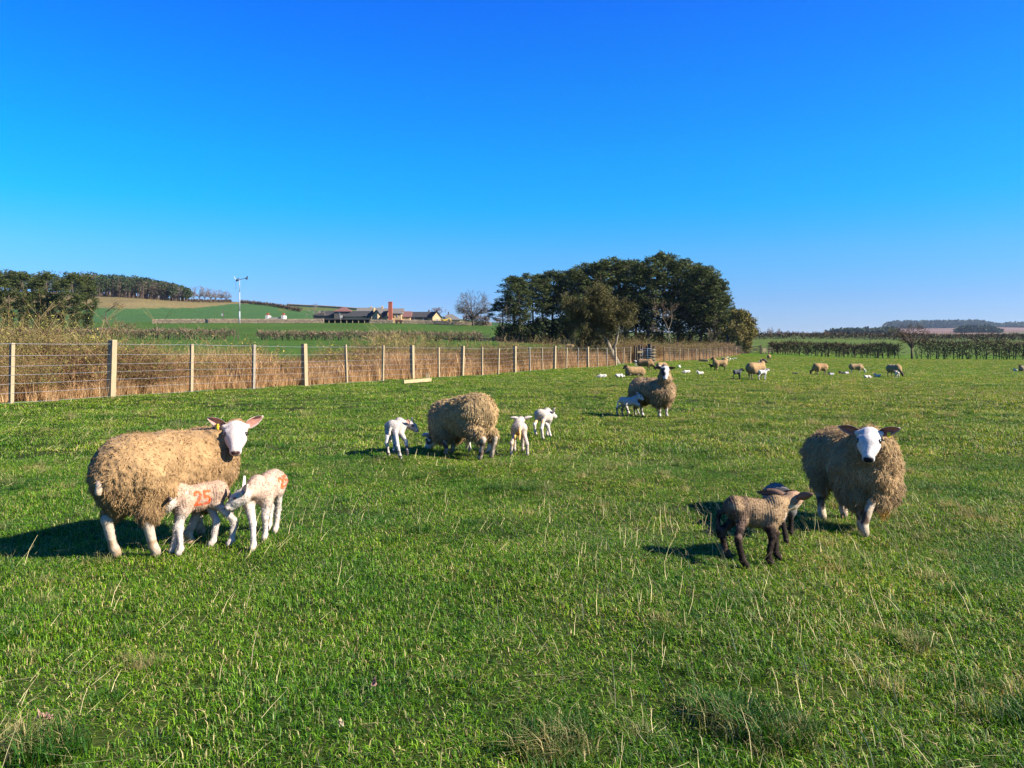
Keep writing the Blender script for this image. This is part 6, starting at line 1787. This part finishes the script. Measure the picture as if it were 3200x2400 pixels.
far_lamb(1647, 821, 12, "bright white lamb walking right beside the black-legged ewe", seed=9, col=(.52, .46, .40), scale=1.12)
far_lamb(1641, 783, 30, "white-backed lamb on the grass above the black-legged ewe", 'lie', seed=10)
far_lamb(1646, 779, 200, "white lamb nearest the smallest far-off ewe", 'lie', seed=11)
far_lamb(1796, 811, 190, "piebald grey and white lamb right of the tan grazing ewe", 'lie', col=(.3, .29, .28), face=BK, seed=12)
far_lamb(1818, 808, 190, "black lamb lying left of the pale-faced grazing ewe", 'lie', col=BK, seed=13)
far_lamb(1828, 808, 20, "piebald lamb lying between the black lamb and the pale-faced ewe", 'lie', col=(.35, .33, .32), face=BK, seed=14)
far_lamb(1873, 817, 0, "white lamb lying flat, seen as a low white hump", 'flat', seed=15)
far_lamb(1896, 814.5, 175, "white lamb lying with its ears raised, left of the ewe facing us", 'lie', seed=16)
far_lamb(1938, 817, 85, "white lamb pressed against the front legs of the ewe facing us", seed=17, scale=.9)
far_lamb(2194, 802, 90, "small grey-white lamb beside the ewe at the right edge", 'lie', col=(.45, .42, .4), seed=18)
for i, (u, v, w) in enumerate(((1571, 773.5, "topmost"), (1577, 776.5, "second"), (1583, 777.5, "third"), (1574, 779.5, "fourth"), (1589, 775.5, "outermost"))):
    far_lamb(u, v, 40*i, f"{w} of the five tiny white lambs resting near the end of the fence", 'lie', seed=20+i, scale=.9)
far_lamb(1330, 757, 180, "tiny white lamb in the field beyond the fence, behind the leaning hawthorn", 'lie', seed=30)
far_lamb(1290, 757.5, 180, "tiny white lamb beyond the fence, between the two ewes and the hawthorn", 'lie', seed=31)

# ------------------------------------------------------------------ small things in the near grass
def curl_leaf(u, v, s, label, col, seed):
    s = s*.32
    rg = np.random.default_rng(seed); X, Y = hit(u, v); V = []; Fq = []
    for k in range(9):
        a = rg.random()*6.28; c = np.array([rg.normal()*.012, rg.normal()*.012, .02+rg.random()*.02])*s; b = len(V)
        d = np.array([math.cos(a), math.sin(a), .5*rg.normal()])*.028*s; t = np.array([-math.sin(a), math.cos(a), .6])*.012*s
        V += [c-d-t*.4, c-d*.2-t, c-d*.2+t, c+d*.5+t*.9+[0, 0, .008], c+d*.5-t*.9, c+d]
        Fq += [[b, b+1, b+2, b], [b+1, b+4, b+3, b+2], [b+4, b+5, b+3, b+4]]
    Fq = [[q for i, q in enumerate(f) if q not in f[:i]] for f in Fq]
    F3 = np.array([f for f in Fq if len(f) == 3]); F4 = np.array([f for f in Fq if len(f) == 4])
    o = link_mesh("dead_leaf", np_mesh("dead_leaf", V, [F4, F3], M_STRAW, False, col=np.tile(col, (len(V), 1))), None, (X, Y, gz(X, Y)+.025)); tag(o, label, "dead leaf")
curl_leaf(810, 1497, 1.3, "curled brown dead leaf lying in the turf below the middle of the view", (.26, .15, .11), 1)
curl_leaf(735, 1583, .9, "pale round dead leaf in the turf near the lower edge", (.42, .34, .2), 2)
curl_leaf(98, 1578, 1.8, "crumpled pinkish brown leaf among the straws at the lower left", (.36, .21, .15), 3)

# ------------------------------------------------------------------ the air: faint blue haze towards the far hills
hz = MB(); hz.box((0, 3500, 78), (26000, 7180, 164))
hm = bpy.data.materials.new("haze"); hm.use_nodes = True
hn = hm.node_tree; hn.nodes.clear()
ho_ = hn.nodes.new("ShaderNodeOutputMaterial"); hv_ = hn.nodes.new("ShaderNodeVolumePrincipled")
hv_.inputs["Color"].default_value = (.62, .78, 1.0, 1); hv_.inputs["Density"].default_value = 0.00005
hv_.inputs["Anisotropy"].default_value = .3
hn.links.new(hv_.outputs[0], ho_.inputs["Volume"])
tag(hz.build("haze", hm), "thin blue air between the meadow and the distant hills", "haze", kind="stuff")
